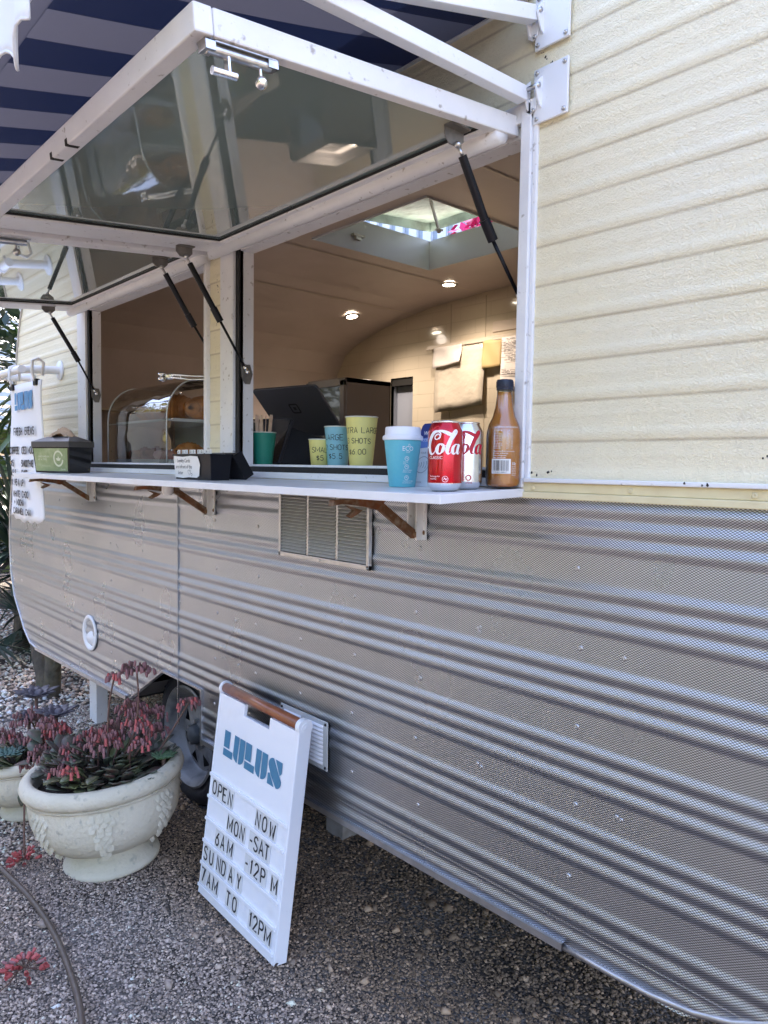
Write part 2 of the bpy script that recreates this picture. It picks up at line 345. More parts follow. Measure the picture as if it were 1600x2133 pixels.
# loose stones: one mesh of small irregular pebbles, colour varies stone by stone
def pebbles():
    rng = np.random.default_rng(3)
    def region(n, x0, x1, y0, y1, s0, s1, bright):
        x = rng.uniform(x0, x1, n); y = rng.uniform(y0, y1, n); s = rng.uniform(s0, s1, n)*rng.choice([.7, 1, 1, 1.35], n)
        return np.stack([x, y, s, np.full(n, bright)], 1)
    P = np.concatenate([
        region(88000, -2.7, -.35, -1.0, .25, .0022, .0047, 1.0),
        region(26000, -2.7, -.35, .25, 1.1, .003, .006, .9),
        region(42000, -4.3, -2.7, -1.1, 1.2, .0038, .0075, 1.35),
        region(20000, -7.6, -4.3, -1.4, 2.6, .008, .015, 1.9),
        region(420, -4.3, -.5, -1.0, .9, .009, .015, 1.2),
        region(26000, -4.4, 1.2, -2.5, -1.0, .006, .011, 1.2), region(9000, -8.5, -4.3, -2.5, -1.4, .011, .018, 1.6)])
    n = len(P)
    oc = np.array([(1,0,0),(-1,0,0),(0,1,0),(0,-1,0),(0,0,1),(0,0,-1)], float)
    fc = np.array([(0,2,4),(2,1,4),(1,3,4),(3,0,4),(2,0,5),(1,2,5),(3,1,5),(0,3,5)])
    V = np.repeat(oc[None], n, 0) * rng.uniform(.65, 1.35, (n, 6, 1)) + rng.normal(0, .18, (n, 6, 3))
    V[:, :, 2] *= rng.uniform(.45, .9, (n, 1)); V[:, :, 0] *= rng.uniform(.8, 1.5, (n, 1))
    th = rng.uniform(0, 6.28, n); c, s = np.cos(th)[:, None], np.sin(th)[:, None]
    V = np.stack([V[..., 0]*c-V[..., 1]*s, V[..., 0]*s+V[..., 1]*c, V[..., 2]], -1) * P[:, 2][:, None, None]
    gzv = .012*np.sin(1.7*P[:, 0]+.4)*np.cos(2.3*P[:, 1])+.006*np.sin(6*P[:, 0]+5*P[:, 1])-.008
    V[..., 0] += P[:, 0][:, None]; V[..., 1] += P[:, 1][:, None]; V[..., 2] += (gzv + P[:, 2]*rng.uniform(.05, .55, n))[:, None]
    F = (fc[None]+np.arange(n)[:, None, None]*6).reshape(-1, 3)
    me = bpy.data.meshes.new('gravel'); me.vertices.add(n*6); me.vertices.foreach_set('co', V.reshape(-1))
    me.loops.add(len(F)*3); me.loops.foreach_set('vertex_index', F.reshape(-1).astype(np.int32))
    me.polygons.add(len(F)); me.polygons.foreach_set('loop_start', np.arange(0, len(F)*3, 3, dtype=np.int32))
    me.update(calc_edges=True)
    tone = rng.beta(1.1, 3.4, n)*1.1
    warm = rng.uniform(0, 1, n)
    patch = np.clip(.5+.55*np.sin(P[:, 0]*1.9+1)*np.cos(P[:, 1]*2.4)+.25*np.sin(P[:, 0]*5+P[:, 1]*7), 0, 1)
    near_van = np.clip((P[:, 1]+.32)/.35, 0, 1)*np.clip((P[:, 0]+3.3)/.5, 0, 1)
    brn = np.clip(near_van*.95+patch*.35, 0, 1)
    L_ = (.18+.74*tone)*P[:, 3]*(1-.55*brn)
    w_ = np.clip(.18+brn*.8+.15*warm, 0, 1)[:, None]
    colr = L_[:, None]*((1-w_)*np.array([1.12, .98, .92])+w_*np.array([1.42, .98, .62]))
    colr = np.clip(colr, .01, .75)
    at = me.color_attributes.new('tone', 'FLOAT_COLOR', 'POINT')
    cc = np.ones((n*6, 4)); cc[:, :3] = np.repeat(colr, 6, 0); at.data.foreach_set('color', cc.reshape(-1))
    m = bpy.data.materials.new('pebble'); m.use_nodes = True; N, L = m.node_tree.nodes, m.node_tree.links
    a = N.new('ShaderNodeAttribute'); a.attribute_name = 'tone'; L.new(a.outputs['Color'], N['Principled BSDF'].inputs['Base Color']); N['Principled BSDF'].inputs['Roughness'].default_value = .8
    me.materials.append(m)
    o = bpy.data.objects.new('gravel', me); COL.objects.link(o)
    tag(o, 'loose grey and brown gravel spread over the whole yard', 'gravel', kind='stuff')
pebbles()

# ================================================================== CARAVAN
van = thing('caravan', 'cream and bare aluminium vintage caravan with raised serving windows', 'caravan', (-2.3, 1.0, 0), world=True)
XL = [(.355,-4.29),(.40,-4.46),(.45,-4.56),(.5,-4.637),(.6,-4.745),(.74,-4.81),(.9,-4.825),(1.1,-4.81),(1.35,-4.74),(1.57,-4.69),(1.9,-4.65),(2.01,-4.63),(2.15,-4.58),(2.27,-4.51),(2.38,-4.38),(2.46,-4.2),(2.52,-3.9),(2.56,-3.4)]
XR = [(.355,-.72),(.37,-.68),(.40,-.58),(.43,-.51),(.465,-.45),(.55,-.34),(.7,-.24),(.9,-.18),(1.2,-.14),(1.9,-.14),(2.1,-.17),(2.27,-.25),(2.38,-.36),(2.46,-.5),(2.52,-.8),(2.56,-1.3)]
def lerp(T, z):
    if z <= T[0][0]: return T[0][1]
    for (a, b), (c, d) in zip(T, T[1:]):
        if z <= c: return b+(d-b)*(z-a)/(c-a)
    return T[-1][1]
def d_metal(z):
    t = ((z-1.202)/.1635+.5) % 1-.5
    if abs(t) < .17 and z > .45: return .0012
    if z <= .45: return .0012+.004*(.5-.5*math.cos(2*math.pi*(z-.4405)/.036))
    u = ((t % 1)-.17)/.66*3
    e = min(1, min((t % 1)-.17, .83-(t % 1))/.06)
    return .0012+.0042*(.5-.5*math.cos(2*math.pi*u))**.85
def d_cream(z):
    if True: pass
    t = ((z-1.4)/.0815) % 1
    def b(c, w, h): 
        q = abs(((t-c+.5) % 1)-.5)/w
        return h*(1-q*q)**1.3 if q < 1 else 0
    return b(.87, .17, .0024)+b(.36, .08, .0006)
def shear(x, z): return z+(.0087*(x+.97)*max(0, (.6-z)/.21) if z < .6 else 0)
def panel(name, z0, z1, dz, d, holes, mat, base=-.002):
    n = int((z1-z0)/dz); zs = [z0+(z1-z0)*i/n for i in range(n+1)]
    # snap hole borders
    for h in holes:
        for p in h['z']: 
            k = min(range(len(zs)), key=lambda i: abs(zs[i]-p)); zs[k] = p
    mb = MB()
    def cuts(z, up):
        xs_ = [(lerp(XL, z), lerp(XR, z))]
        for h in holes:
            za, zb = h['z']
            inside = (za-1e-6 <= z < zb-1e-6) if up else (za+1e-6 < z <= zb+1e-6)
            if inside:
                a, b = h['x'](z); o = []
                for p, q in xs_:
                    if b <= p or a >= q: o.append((p, q))
                    else:
                        if a > p: o.append((p, a))
                        if b < q: o.append((b, q))
                xs_ = o
        return xs_
    for za, zb in zip(zs, zs[1:]):
        A, B = cuts(za, True), cuts(zb, False)
        if len(A) != len(B): B = A
        for (a0, a1), (b0, b1) in zip(A, B):
            n2 = max(1, int((a1-a0)/.6))
            pts = []
            for j in range(n2+1):
                xa, xb = a0+(a1-a0)*j/n2, b0+(b1-b0)*j/n2
                pts.append(((xa, base-d(za), shear(xa, za)), (xb, base-d(zb), shear(xb, zb))))
            mb.grid([[p[0] for p in pts], [p[1] for p in pts]])
    # weld neighbouring rows for smooth shading
    key = {}; rem = []; nv = []
    for p in mb.v:
        k = (round(p[0], 4), round(p[1], 5), round(p[2], 4))
        if k not in key: key[k] = len(nv); nv.append(p)
        rem.append(key[k])
    mb.v = nv; fs = []
    for f in mb.f:
        f2 = []
        for i in f:
            if rem[i] not in f2: f2.append(rem[i])
        fs.append(tuple(f2))
    keep = [len(f) > 2 for f in fs]; mb.m = [a for a, k in zip(mb.m, keep) if k]; mb.f = [f for f, k in zip(fs, keep) if k]
    return mb.build(name, mat, van, smooth=True)
ARCH = dict(z=(.393, .572), x=lambda z: (-3.10+max(0, z-.376)*1.75 if z > .376 else -3.10, -2.43))
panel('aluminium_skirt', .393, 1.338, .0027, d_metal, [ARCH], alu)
HL = dict(z=(1.36, 2.165), x=lambda z: (-3.64, -2.378)); HR = dict(z=(1.36, 2.165), x=lambda z: (-2.285, -.992))
HATCHX, HATCHY = (-2.81, -2.08), (.76, 1.51)
panel('cream_wall', 1.345, 2.56, .0030, d_cream, [HL, HR], cream)
# chips in the cream paint
rs = random.Random(8); e = MB()
for (x0, z0, n_, sx, sz) in ((-.968, 2.245, 9, .018, .018), (-.955, 1.392, 7, .035, .006), (-.62, 1.376, 5, .05, .003), (-2.33, 2.02, 7, .010, .03), (-2.33, 1.90, 6, .008, .03), (-.50, 1.425, 2, .01, .006)):
    for k in range(n_):
        x, z, q = x0+rs.uniform(-sx, sx), z0+rs.uniform(-sz, sz), rs.uniform(.0012, .0035)
        y = -.0026-d_cream(z) if z > 1.382 else -.0206
        e.add([(x+q*rs.uniform(.4, 1)*math.cos(a), y, z+q*rs.uniform(.6, 1.3)*math.sin(a)) for a in [k_*math.pi/3 for k_ in range(6)]], [(0,1,2,3,4,5)])
e.build('paint_chips', pbr('chip_dark', (.03, .028, .025), .7), van)['kind'] = 'stuff'
# far side, roof and ends follow the same outline
sh = MB(); prof = [(lerp(XL, max(z, .40))+.012, max(z, .40)) for z, _ in XL]+[(lerp(XR, max(z, .40))-.012, max(z, .40)) for z, _ in reversed(XR)]
prof = [p for i, p in enumerate(prof) if p != prof[i-1]]
def roofgrid(sh):
    # skin from y=.0 to y=2.2 in strips; the strip over the hatch is split
    pr = prof
    for i in range(len(pr)):
        a, b = pr[i], pr[(i+1) % len(pr)]
        if a[1] < .41 and b[1] < .41: continue
        if a[1] > 2.55 and b[1] > 2.55:   # flat top with hatch hole
            xa, xb = a[0], b[0]; z = 2.56
            for x0, x1, y0, y1 in ((xa, HATCHX[0], 0, 2.2), (HATCHX[1], xb, 0, 2.2), (HATCHX[0], HATCHX[1], 0, HATCHY[0]), (HATCHX[0], HATCHX[1], HATCHY[1], 2.2)):
                sh.add([(x0,y0,z),(x1,y0,z),(x1,y1,z),(x0,y1,z)], [(0,1,2,3)])
        else: sh.add([(a[0],0,a[1]),(b[0],0,b[1]),(b[0],2.2,b[1]),(a[0],2.2,a[1])], [(0,1,2,3)])
roofgrid(sh)
sh.add([(x, 2.2, z) for x, z in prof], [tuple(range(len(prof)))])
sh.build('outer_shell', pbr('shell_paint', (.7, .67, .55), .4), van)
# edge trims around the outline
e = MB()
pl = [(lerp(XL, z), shear(lerp(XL, z), max(z, .383)) if z < .5 else z) for z, _ in XL]
path = [(x-.004, -.006, z) for x, z in pl]
e.tube(path, .006, 6)
e.build('edge_trim', alu_trim, van, smooth=True)
e = MB()
for a, b in (((-4.36, .383-.029-.001), (-3.11, .375)), ((-2.425, .380), (-.86, .3935))):
    e.add([(a[0], -.012, a[1]-.004), (b[0], -.012, b[1]-.004), (b[0], -.012, b[1]+.012), (a[0], -.012, a[1]+.012), (a[0], .02, a[1]-.004), (b[0], .02, b[1]-.004), (b[0], .02, b[1]+.012), (a[0], .02, a[1]+.012)],
          [(0,1,2,3), (4,5,1,0), (3,2,6,7), (5,4,7,6)])
e.build('bottom_trim', alu_trim, van)
e = MB(); e.tube([(-.87, -.004, .396), (-.75, -.004, .398), (-.66, -.004, .402), (-.58, -.004, .414), (-.51, -.004, .436), (-.45, -.004, .468), (-.34, -.004, .552), (-.24, -.004, .70), (-.18, -.004, .9), (-.14, -.004, 1.2)], .007, 8)
e.build('corner_trim', alu_trim, van, smooth=True)
e = MB()
for q in range(2): e.box((-4.745+.0*q, -.016, 1.338), (-.14, .002, 1.352)) if q == 0 else e.box((-4.74, -.011, 1.352), (-.14, .002, 1.372))
e.build('cream_strip', cream_trim, van, bevel=.002)
e = MB(); e.box((-.985, -.020, 1.372), (-.14, .0, 1.381)); e.build('white_drip_strip', white, van, bevel=.002)
e = MB(); e.box((-4.73, -.020, 1.372), (-3.655, .0, 1.381)); e.build('white_drip_strip', white, van, bevel=.002)
# wheel arch flanges
e = MB()
e.bar((-3.10, -.001, .37), (-2.90, -.001, .49), .02, .006); e.bar((-2.90, -.001, .49), (-2.757, -.001, .572), .02, .006)
e.bar((-2.757, -.001, .574), (-2.43, -.001, .574), .02, .006); e.box((-2.436, -.012, .368), (-2.428, .012, .574))
e.build('arch_flange', alu_trim, van)
# rivets
rv = MB(); rv.lathe([(.0046, 0), (.0046, .0008), (.0036, .0019), (.0016, .0024), (.0012, .0014), (.0001, .0014)], n=10, M=Matrix.Rotation(rad(90), 3, 'X'))
rivet = None
def add_rivet(x, z, mat, s=1.0, y=-.0034):
    global rivet
    if rivet is None or rivet.data.materials[0] is not mat: rivet = rv.build('rivet', mat, van, smooth=True); o = rivet
    else: o = rivet.copy(); COL.objects.link(o)
    o.location = (x, y, shear(x, z)); o.scale = (s*1.25, s*1.25, s*1.25)
for k in range(5):
    z = 1.202-.1635*k
    for x in (-.85, -1.314, -1.56, -1.81, -2.06, -2.33, -2.62, -2.95, -3.28, -3.62, -3.95, -4.28, -4.6):
        if k > 2 and -3.15 < x < -2.4: continue
        if k == 0 and (-1.92 < x < -1.48): continue
        if x < lerp(XL, z)+.08: continue
        add_rivet(x+random.uniform(-.012, .012), z+random.uniform(-.004, .006), alu_trim)
for x, z in ((-1.110, 1.034), (-1.118, 1.030), (-1.112, 1.024), (-.743, 1.036), (-1.108, .714), (-1.097, .709), (-.748, .719), (-.738, .716), (-3.20, 1.03), (-3.215, 1.04), (-3.9, .87), (-2.2, .87), (-2.18, .72)):
    add_rivet(x, z, alu_trim, .8)
for i in range(14):
    x = -.51-.2275*i
    if x > -3.6: add_rivet(x if i > 1 else (-.51, -.738)[i], 1.361, cream_trim, 1.0, -.0112)
# sheet seam
for x in (-2.62, -.12):
    e = MB(); e.box((x, -.0095, .395), (x+.004, -.004, 1.335)); 
    if x < -1: e.build('sheet_seam', alu, van)
# ---- window frames (each window: casing, rubber seal, jamb)
def frame(x0, x1, xi0, xi1, fl, fr):
    """outer casing x0..x1, clear opening xi0..xi1"""
    f = MB()
    f.box((x0, -.018, 1.360), (x1, .0, 1.379)); f.box((x0, -.014, 1.379), (x0+fl, .0, 2.165)); f.box((x1-fr, -.018, 1.379), (x1, .0, 2.165))
    f.box((x0, -.016, 2.13), (x1, .0, 2.17))
    f.build('window_casing', white, van, bevel=.002)
    s = MB(); s.box((x0+fl, -.004, 1.379), (xi0, .012, 2.13)); s.box((x0+fl, -.0045, 1.379), (x1-fr, .012, 1.396)); s.box((x1-fr-.006, -.004, 1.396), (x1-fr, .012, 2.13))
    s.build('window_seal', rubber, van)
    j = MB(); j.box((xi0-.006, .0, 1.396), (xi0, .052, 2.13)); j.box((xi0-.0055, -.006, 1.396), (xi1+.004, .060, 1.403)); j.box((xi1, .0, 1.403), (xi1+.006, .052, 2.13)); j.box((xi0, .0, 2.105), (xi1, .052, 2.13))
    j.build('window_jamb', white, van, bevel=.0012)
frame(-3.642, -2.376, -3.517, -2.40, .105, .020)
frame(-2.287, -.990, -2.179, -1.022, .085, .026)
# white painted edge line beside the right frame
e = MB(); e.box((-.990, -.0105, 1.375), (-.978, -.001, 2.17)); e.build('sealant_bead', white, van, bevel=.003)
# cream post between windows is part of cream_wall (-2.378..-2.285)

# ---- interior
iy1 = 2.1
IP = [(-4.34, 1.0), (-4.345, 1.65), (-4.33, 2.07), (-4.235, 2.20), (-4.13, 2.255), (-4.02, 2.29), (-3.83, 2.34), (-3.63, 2.377), (-3.37, 2.416), (-3.0, 2.436), (-2.81, 2.443)]
c = MB()
for i in range(len(IP)-1):
    (xa, za), (xb, zb) = IP[i], IP[i+1]
    c.add([(xa, .054, za), (xb, .054, zb), (xb, iy1, zb), (xa, iy1, za)], [(0,1,2,3)])
zc = 2.443
for x0, x1, y0, y1 in ((-2.81, -2.08, .054, .76), (-2.81, -2.08, 1.51, iy1), (-2.08, -.3, .054, iy1)):
    c.add([(x0,y0,zc),(x1,y0,zc),(x1,y1,zc),(x0,y1,zc)], [(0,1,2,3)])
c.add([(-.3,.054,zc),(-.3,.054,.6),(-.3,iy1,.6),(-.3,iy1,zc)], [(0,1,2,3)])
c.build('ceiling_lining', inner_ceiling, van, smooth=True, angle=25)
c = MB()
for x in (-3.52, -2.95, -1.75):
    c = MB()
    z = min(2.4405, lerp(sorted((a, b) for a, b in IP), x)-.003) if x < -2.81 else 2.4405
    z1 = lerp(sorted((a, b) for a, b in IP), x+.012)-.003 if x < -2.81 else 2.4405
    c.add([(x,.06,z-.001),(x+.012,.06,z1-.001),(x+.012,iy1,z1-.001),(x,iy1,z-.001)], [(0,1,2,3)])
    c.build('ceiling_joint_strip', pbr('joint_strip', (.62, .54, .46), .4), van)
# front lining (inside face of serving wall) and back wall
def wall_tiles():
    m = pbr('tile_print_wall', (0.62, 0.53, 0.40), 0.14, coat=.5)
    N, L = m.node_tree.nodes, m.node_tree.links
    tc = N.new('ShaderNodeTexCoord'); sp = N.new('ShaderNodeSeparateXYZ'); L.new(tc.outputs['Object'], sp.inputs[0])
    cb = N.new('ShaderNodeCombineXYZ'); L.new(sp.outputs[0], cb.inputs[0]); L.new(sp.outputs[2], cb.inputs[1])
    br = N.new('ShaderNodeTexBrick'); L.new(cb.outputs[0], br.inputs['Vector']); br.inputs['Scale'].default_value = 1
    br.inputs['Brick Width'].default_value = .24; br.inputs['Row Height'].default_value = .085; br.inputs['Mortar Size'].default_value = .0022
    br.inputs['Color1'].default_value = (.62, .53, .40, 1); br.inputs['Color2'].default_value = (.61, .52, .395, 1); br.inputs['Mortar'].default_value = (.57, .485, .36, 1)
    L.new(br.outputs['Color'], N['Principled BSDF'].inputs['Base Color'])
    bp = N.new('ShaderNodeBump'); bp.inputs['Distance'].default_value = .0006; bp.invert = True; L.new(br.outputs['Fac'], bp.inputs['Height']); L.new(bp.outputs[0], N['Principled BSDF'].inputs['Normal'])
    return m
b = MB(); b.box((-4.4, iy1, .6), (-3.745, iy1+.03, 2.5)); b.box((-3.53, iy1, .6), (-.3, iy1+.03, 2.5)); b.box((-3.745, iy1, 1.995), (-3.53, iy1+.03, 2.5))
b.build('tiled_back_wall', wall_tiles(), van)
b = MB(); b.box((-3.75, iy1+.002, .6), (-3.745, iy1+.07, 1.995)); b.box((-3.745, iy1+.065, .6), (-3.53, iy1+.07, 1.995)); b.build('doorway_recess', pbr('recess_grey', (.34, .36, .42), .6), van)
b = MB(); b.box((-3.745, iy1+.012, 1.945), (-3.53, iy1+.06, 1.994)); b.build('doorway_shadow_board', dark_void, van)  # dark board put in as the shade at the head of the recess
b = MB()
for x in (-2.92,): b.box((x, iy1-.003, 1.0), (x+.004, iy1, 2.42))
b.box((-3.20, iy1-.0035, 1.0), (-3.196, iy1, 2.41)); b.build('wall_joint', pbr('joint_tan', (.50, .42, .31), .6), van)  # joint strips in a darker tan than the tiles
f = MB()   # inside face of the serving wall round the openings
f.box((-4.34, .053, .62), (-.3, .058, 1.39)); f.box((-4.34, .053, 2.12), (-.3, .058, 2.44)); f.box((-4.34, .053, 1.39), (-3.53, .058, 2.12)); f.box((-2.39, .053, 1.39), (-2.19, .058, 2.12)); f.box((-1.01, .053, 1.39), (-.3, .058, 2.12))
f.build('inner_lining', inner_wall, van)
f = MB(); f.box((-4.5, .37, .50), (-.3, 2.15, .62)); f.box((-4.5, .06, .50), (-3.14, .37, .62)); f.box((-2.2, .06, .50), (-.3, .37, .62)); f.box((-3.14, .06, .60), (-2.2, .37, .62)); f.box((-3.15, .03, .36), (-3.13, .37, .60)); f.box((-4.2, .42, .395), (-.5, .50, .50)); f.box((-4.2, 1.9, .395), (-.5, 1.98, .50)); f.build('floor_and_chassis', dark_void, van)
f = MB(); f.box((-4.3, .062, 1.372), (-1.1, .62, 1.396)); f.build('inside_bench', pbr('bench_top', (.16, .15, .15), .35), van, bevel=.002)
# hatch: white upstand, raised lid, stay arm
h = MB(); x0, x1, y0, y1 = HATCHX[0], HATCHX[1], HATCHY[0], HATCHY[1]; zt = 2.585
h.box((x0-.006, y0-.006, 2.436), (x0, y1+.006, zt)); h.box((x1, y0-.006, 2.436), (x1+.006, y1+.006, zt)); h.box((x0, y0-.006, 2.436), (x1, y0, zt)); h.box((x0, y1, 2.436), (x1, y1+.006, zt))
hatch = h.build('roof_hatch', inner_white, van)
ld = MB(); z0, z1 = 2.625, 2.665
lidm = pbr('grimy_lid', (.36, .46, .44), .5, var=(7, .9, (.10, .12, .10), .40, .66), bump=(14, .01), emit=None)
LM = Matrix.Translation((0, 0, 0)) @ Matrix.Shear('XY', 4, (0, 0))
ld.add([(x0-.02,y0-.02,z1-.05),(x1+.02,y0-.02,z1-.05),(x1+.02,y1+.02,z1+.02),(x0-.02,y1+.02,z1+.02)], [(0,1,2,3)])
for a, b_ in (((x0-.02, y0-.02), (x1+.02, y0-.02)), ((x1+.02, y0-.02), (x1+.02, y1+.02)), ((x1+.02, y1+.02), (x0-.02, y1+.02)), ((x0-.02, y1+.02), (x0-.02, y0-.02))):
    zz = lambda y: z1-.05+(y-y0+.02)/(y1-y0+.04)*.07
    ld.add([(a[0],a[1],zz(a[1])),(b_[0],b_[1],zz(b_[1])),(b_[0],b_[1],zz(b_[1])-.045),(a[0],a[1],zz(a[1])-.045)], [(0,1,2,3)])
ld.build('hatch_lid', lidm, hatch)
st = MB(); st.bar((-2.46, 1.22, 2.50), (-2.40, 1.08, 2.64), .014, .006, (1,0,0)); st.bar((-2.50, 1.24, 2.515), (-2.44, 1.22, 2.495), .012, .01); st.sphere((-2.46, 1.22, 2.497), .011, 8); st.box((-2.43, 1.06, 2.63), (-2.36, 1.10, 2.642)); st.build('hatch_stay', pbr('old_zinc', (.55, .52, .45), .5, .6), hatch)
st = MB(); st.box((x0+.001, .98, 2.50), (x0+.022, 1.05, 2.51)); st.box((x0+.001, 1.0, 2.485), (x0+.018, 1.03, 2.5)); st.build('hatch_catch', pbr('old_zinc', (.5, .45, .4), .5, .6), hatch)
# downlights; the right-hand one is unseen, added to brighten the interior
for (x, y, z) in ((-2.93, 1.79, 2.437), (-3.70, 1.715, 2.357), (-1.5, 1.75, 2.440)):
    tilt = Matrix.Rotation(rad(-12) if x < -3.5 else 0, 3, 'Y')
    r_ = MB(); r_.lathe([(.034, -.001), (.048, -.002), (.052, -.006), (.036, -.012), (.034, -.004)], (x, y, z), 28, tilt)
    dl = r_.build('downlight', steel, van, smooth=True)
    d_ = MB(); d_.lathe([(.0001, -.010), (.034, -.010)], (x, y, z), 28, tilt); d_.build('lit_lens', pbr('lamp_glow', (1, .9, .7), .5, emit=((1, .86, .66), 6)), dl)
    ld_ = bpy.data.lights.new('downlight_lamp', 'SPOT'); ld_.energy = 6.0 if x < -3.5 else 5.2 if x < -2 else 3.2; ld_.spot_size = rad(150); ld_.spot_blend = .9; ld_.color = (1, .85, .72); ld_.shadow_soft_size = .035
    lo = bpy.data.objects.new('downlight_lamp', ld_); COL.objects.link(lo); lo.location = (x, y-.05, z-.05)
    if x < -3.5: lo.rotation_euler = (0, rad(-12), 0)
# rail with pinned papers on back wall
b = MB(); b.box((-3.375, iy1-.030, 2.150), (-1.6, iy1-.0005, 2.168)); b.box((-3.38, iy1-.036, 2.142), (-1.6, iy1-.026, 2.152)); b.build('paper_rail', pbr('rail_beige', (.55, .46, .36), .4), van, bevel=.002)
# switch plate
b = MB(); b.box((-2.86, iy1-.008, 2.195), (-2.66, iy1-.0005, 2.255)); sw = b.build('switch_plate', pbr('plate', (.6, .5, .4), .3), van, bevel=.003)

# ---- opened window flaps (awning windows held up by gas struts)
ang = math.atan2(.098, 1)
FD = Vector((0, -math.cos(ang), -math.sin(ang))); FN = Vector((0, math.sin(ang), -math.cos(ang)))   # outwards, and down (underside normal)
def flap(x0, x1, rl, rr, gx0, gx1, s1, label=None):
    """x0..x1 frame, glass gx0..gx1; s1 = depth"""
    O = Vector((0, -.004, 2.109))
    M = Matrix((Vector((1, 0, 0)), FD, FN)).transposed().to_4x4(); M.translation = O     # local: x, s (out), d (down)
    fl = MB(); fl.box((x0, s1-.032, -.042), (x1, s1, 0), M)
    root = fl.build('window_flap', white, van, bevel=.003)
    for nm, a, b in (('side_rail', (x0, 0, -.042), (gx0-.004, s1-.033, 0)), ('side_rail', (gx1+.004, 0, -.042), (x1, s1-.033, 0)), ('hinge_rail', (gx0-.003, 0, -.040), (gx1+.003, .094, -.002))):
        r = MB(); r.box(a, b, M); r.build(nm, white, root, bevel=.003)
    r = MB(); r.tube([M @ Vector((x0+.004, .055, .004)), M @ Vector((x1-.004, .055, .004))], .020, 12); r.build('hinge_roll', white, root, smooth=True)
    r = MB(); r.box((gx0-.004, .094, -.018), (gx1+.004, s1-.032, -.012), M); r.build('glass_pane', glass_dark, root)
    g_ = MB()
    for a, b in (((gx0-.004, .094, -.011), (gx0+.0005, s1-.033, -.006)), ((gx1+.001, .094, -.011), (gx1+.003, s1-.033, -.006)), ((gx0, .094, -.011), (gx1, .0975, -.006))): g_.box(a, b, M)
    g_.build('glazing_gasket', rubber, root)
    return root, M
f1, FM = flap(-2.262, -1.030, .1, .03, -2.135, -1.058, .762)
f2, FM2 = flap(-3.602, -2.318, .1, .03, -3.455, -2.386, .762)
# worn slots in the outer rail
for x in (-1.575, -1.665):
    e = MB(); e.box((x, .7626, -.012), (x+.012, .7632, .0), FM); e.box((x, .738, -.001), (x+.012, .7628, .0006), FM)
    e.build('worn_slot', dark_void, f1)
# barrel bolt
e = MB()
P = lambda x, s_, d: FM @ Vector((x, s_, d))
e.box((-1.063, .615, 0), (-1.036, .742, .003), FM); e.tube([P(-1.048, .735, .010), P(-1.048, .622, .010)], .0085, 12)
e.box((-1.060, .725, .001), (-1.036, .742, .016), FM); e.box((-1.059, .612, .001), (-1.037, .630, .015), FM)
bolt = e.build('barrel_bolt', steel, f1, smooth=True, angle=35)
e = MB(); e.bar(P(-1.048, .700, .012), P(-1.048, .700, .040), .012, .004); e.tube([P(-1.048, .728, .040), P(-1.048, .686, .040)], .0065, 12)
e.build('bolt_handle', chrome, bolt, smooth=True, angle=40)
e = MB(); e.tube([P(-1.048, .640, .012), P(-1.048, .640, .030)], .003, 8); e.sphere(P(-1.048, .640, .038), .0105, 14)
e.build('bolt_knob', chrome, bolt, smooth=True, angle=40)
e = MB(); P2 = lambda x, s_, d: FM2 @ Vector((x, s_, d))
e.box((-2.372, .60, 0), (-2.345, .72, .003), FM2); e.tube([P2(-2.358, .71, .010), P2(-2.358, .61, .010)], .0085, 12); e.tube([P2(-2.358, .64, .012), P2(-2.358, .64, .03)], .003, 8); e.sphere(P2(-2.358, .64, .038), .0105, 12)
e.build('barrel_bolt', steel, f2, smooth=True, angle=35)
# gas struts
def strut(top, mid, bot, jambx):
    top, mid, bot = map(Vector, (top, mid, bot))
    d = (bot-top).normalized()
    t = MB(); t.tube([top+d*.012, top+d*.03], .004, 8); t.sphere(top+d*.005, .0075, 10); s_ = t.build('gas_strut', steel, van, smooth=True)
    t = MB(); t.tube([top+d*.028, mid-d*.045], .0092, 14); t.tube([mid-d*.047, mid], .0115, 14); t.build('cylinder', strut_black, s_, smooth=True, angle=40)
    t = MB(); t.tube([mid, bot-d*.02], .0042, 10); t.build('rod', strut_black, s_, smooth=True)
    t = MB(); t.tube([bot-d*.022, bot-d*.006], .0055, 10); t.sphere(bot, .0078, 10); t.build('ball_end', chrome, s_, smooth=True)
    t = MB(); zt_ = 2.109-.098*(-top.y); 
    t.prism([(-.028, 0), (.028, 0), (.028, -.020), (.014, -.034), (-.014, -.034), (-.028, -.020)], lambda u, v: (top.x-.010, top.y+u, top.z+.030+v), lambda u, v: (top.x-.007, top.y+u, top.z+.030+v))
    t.box((top.x-.010, top.y-.028, top.z+.027), (top.x+.012, top.y+.028, top.z+.0305))
    t.build('upper_bracket', pbr('bracket_grey', (.20, .19, .18), .45, .6, var=(40, .6, (.35, .33, .3))), s_)
    t = MB(); sg = 1 if jambx < bot.x else -1
    t.prism([(-.022, .030), (.012, .030), (.022, .0), (.012, -.034), (-.006, -.034), (-.022, -.01)], lambda u, v: (jambx, bot.y+u+.004, bot.z+v-.004), lambda u, v: (jambx+sg*.004, bot.y+u+.004, bot.z+v-.004))
    t.build('lower_bracket', MATS['bracket_grey'], s_)
strut((-1.068, -.158, 2.064), (-1.062, -.045, 1.889), (-1.050, .042, 1.770), -1.0215)
strut((-2.215, -.178, 2.062), (-2.170, -.078, 1.862), (-2.165, .020, 1.709), -2.178)
strut((-2.42, -.164, 2.070), (-2.42, -.040, 1.884), (-2.414, .042, 1.765), -2.4005)
strut((-3.485, -.190, 2.066), (-3.49, -.062, 1.862), (-3.50, .022, 1.722), -3.516)

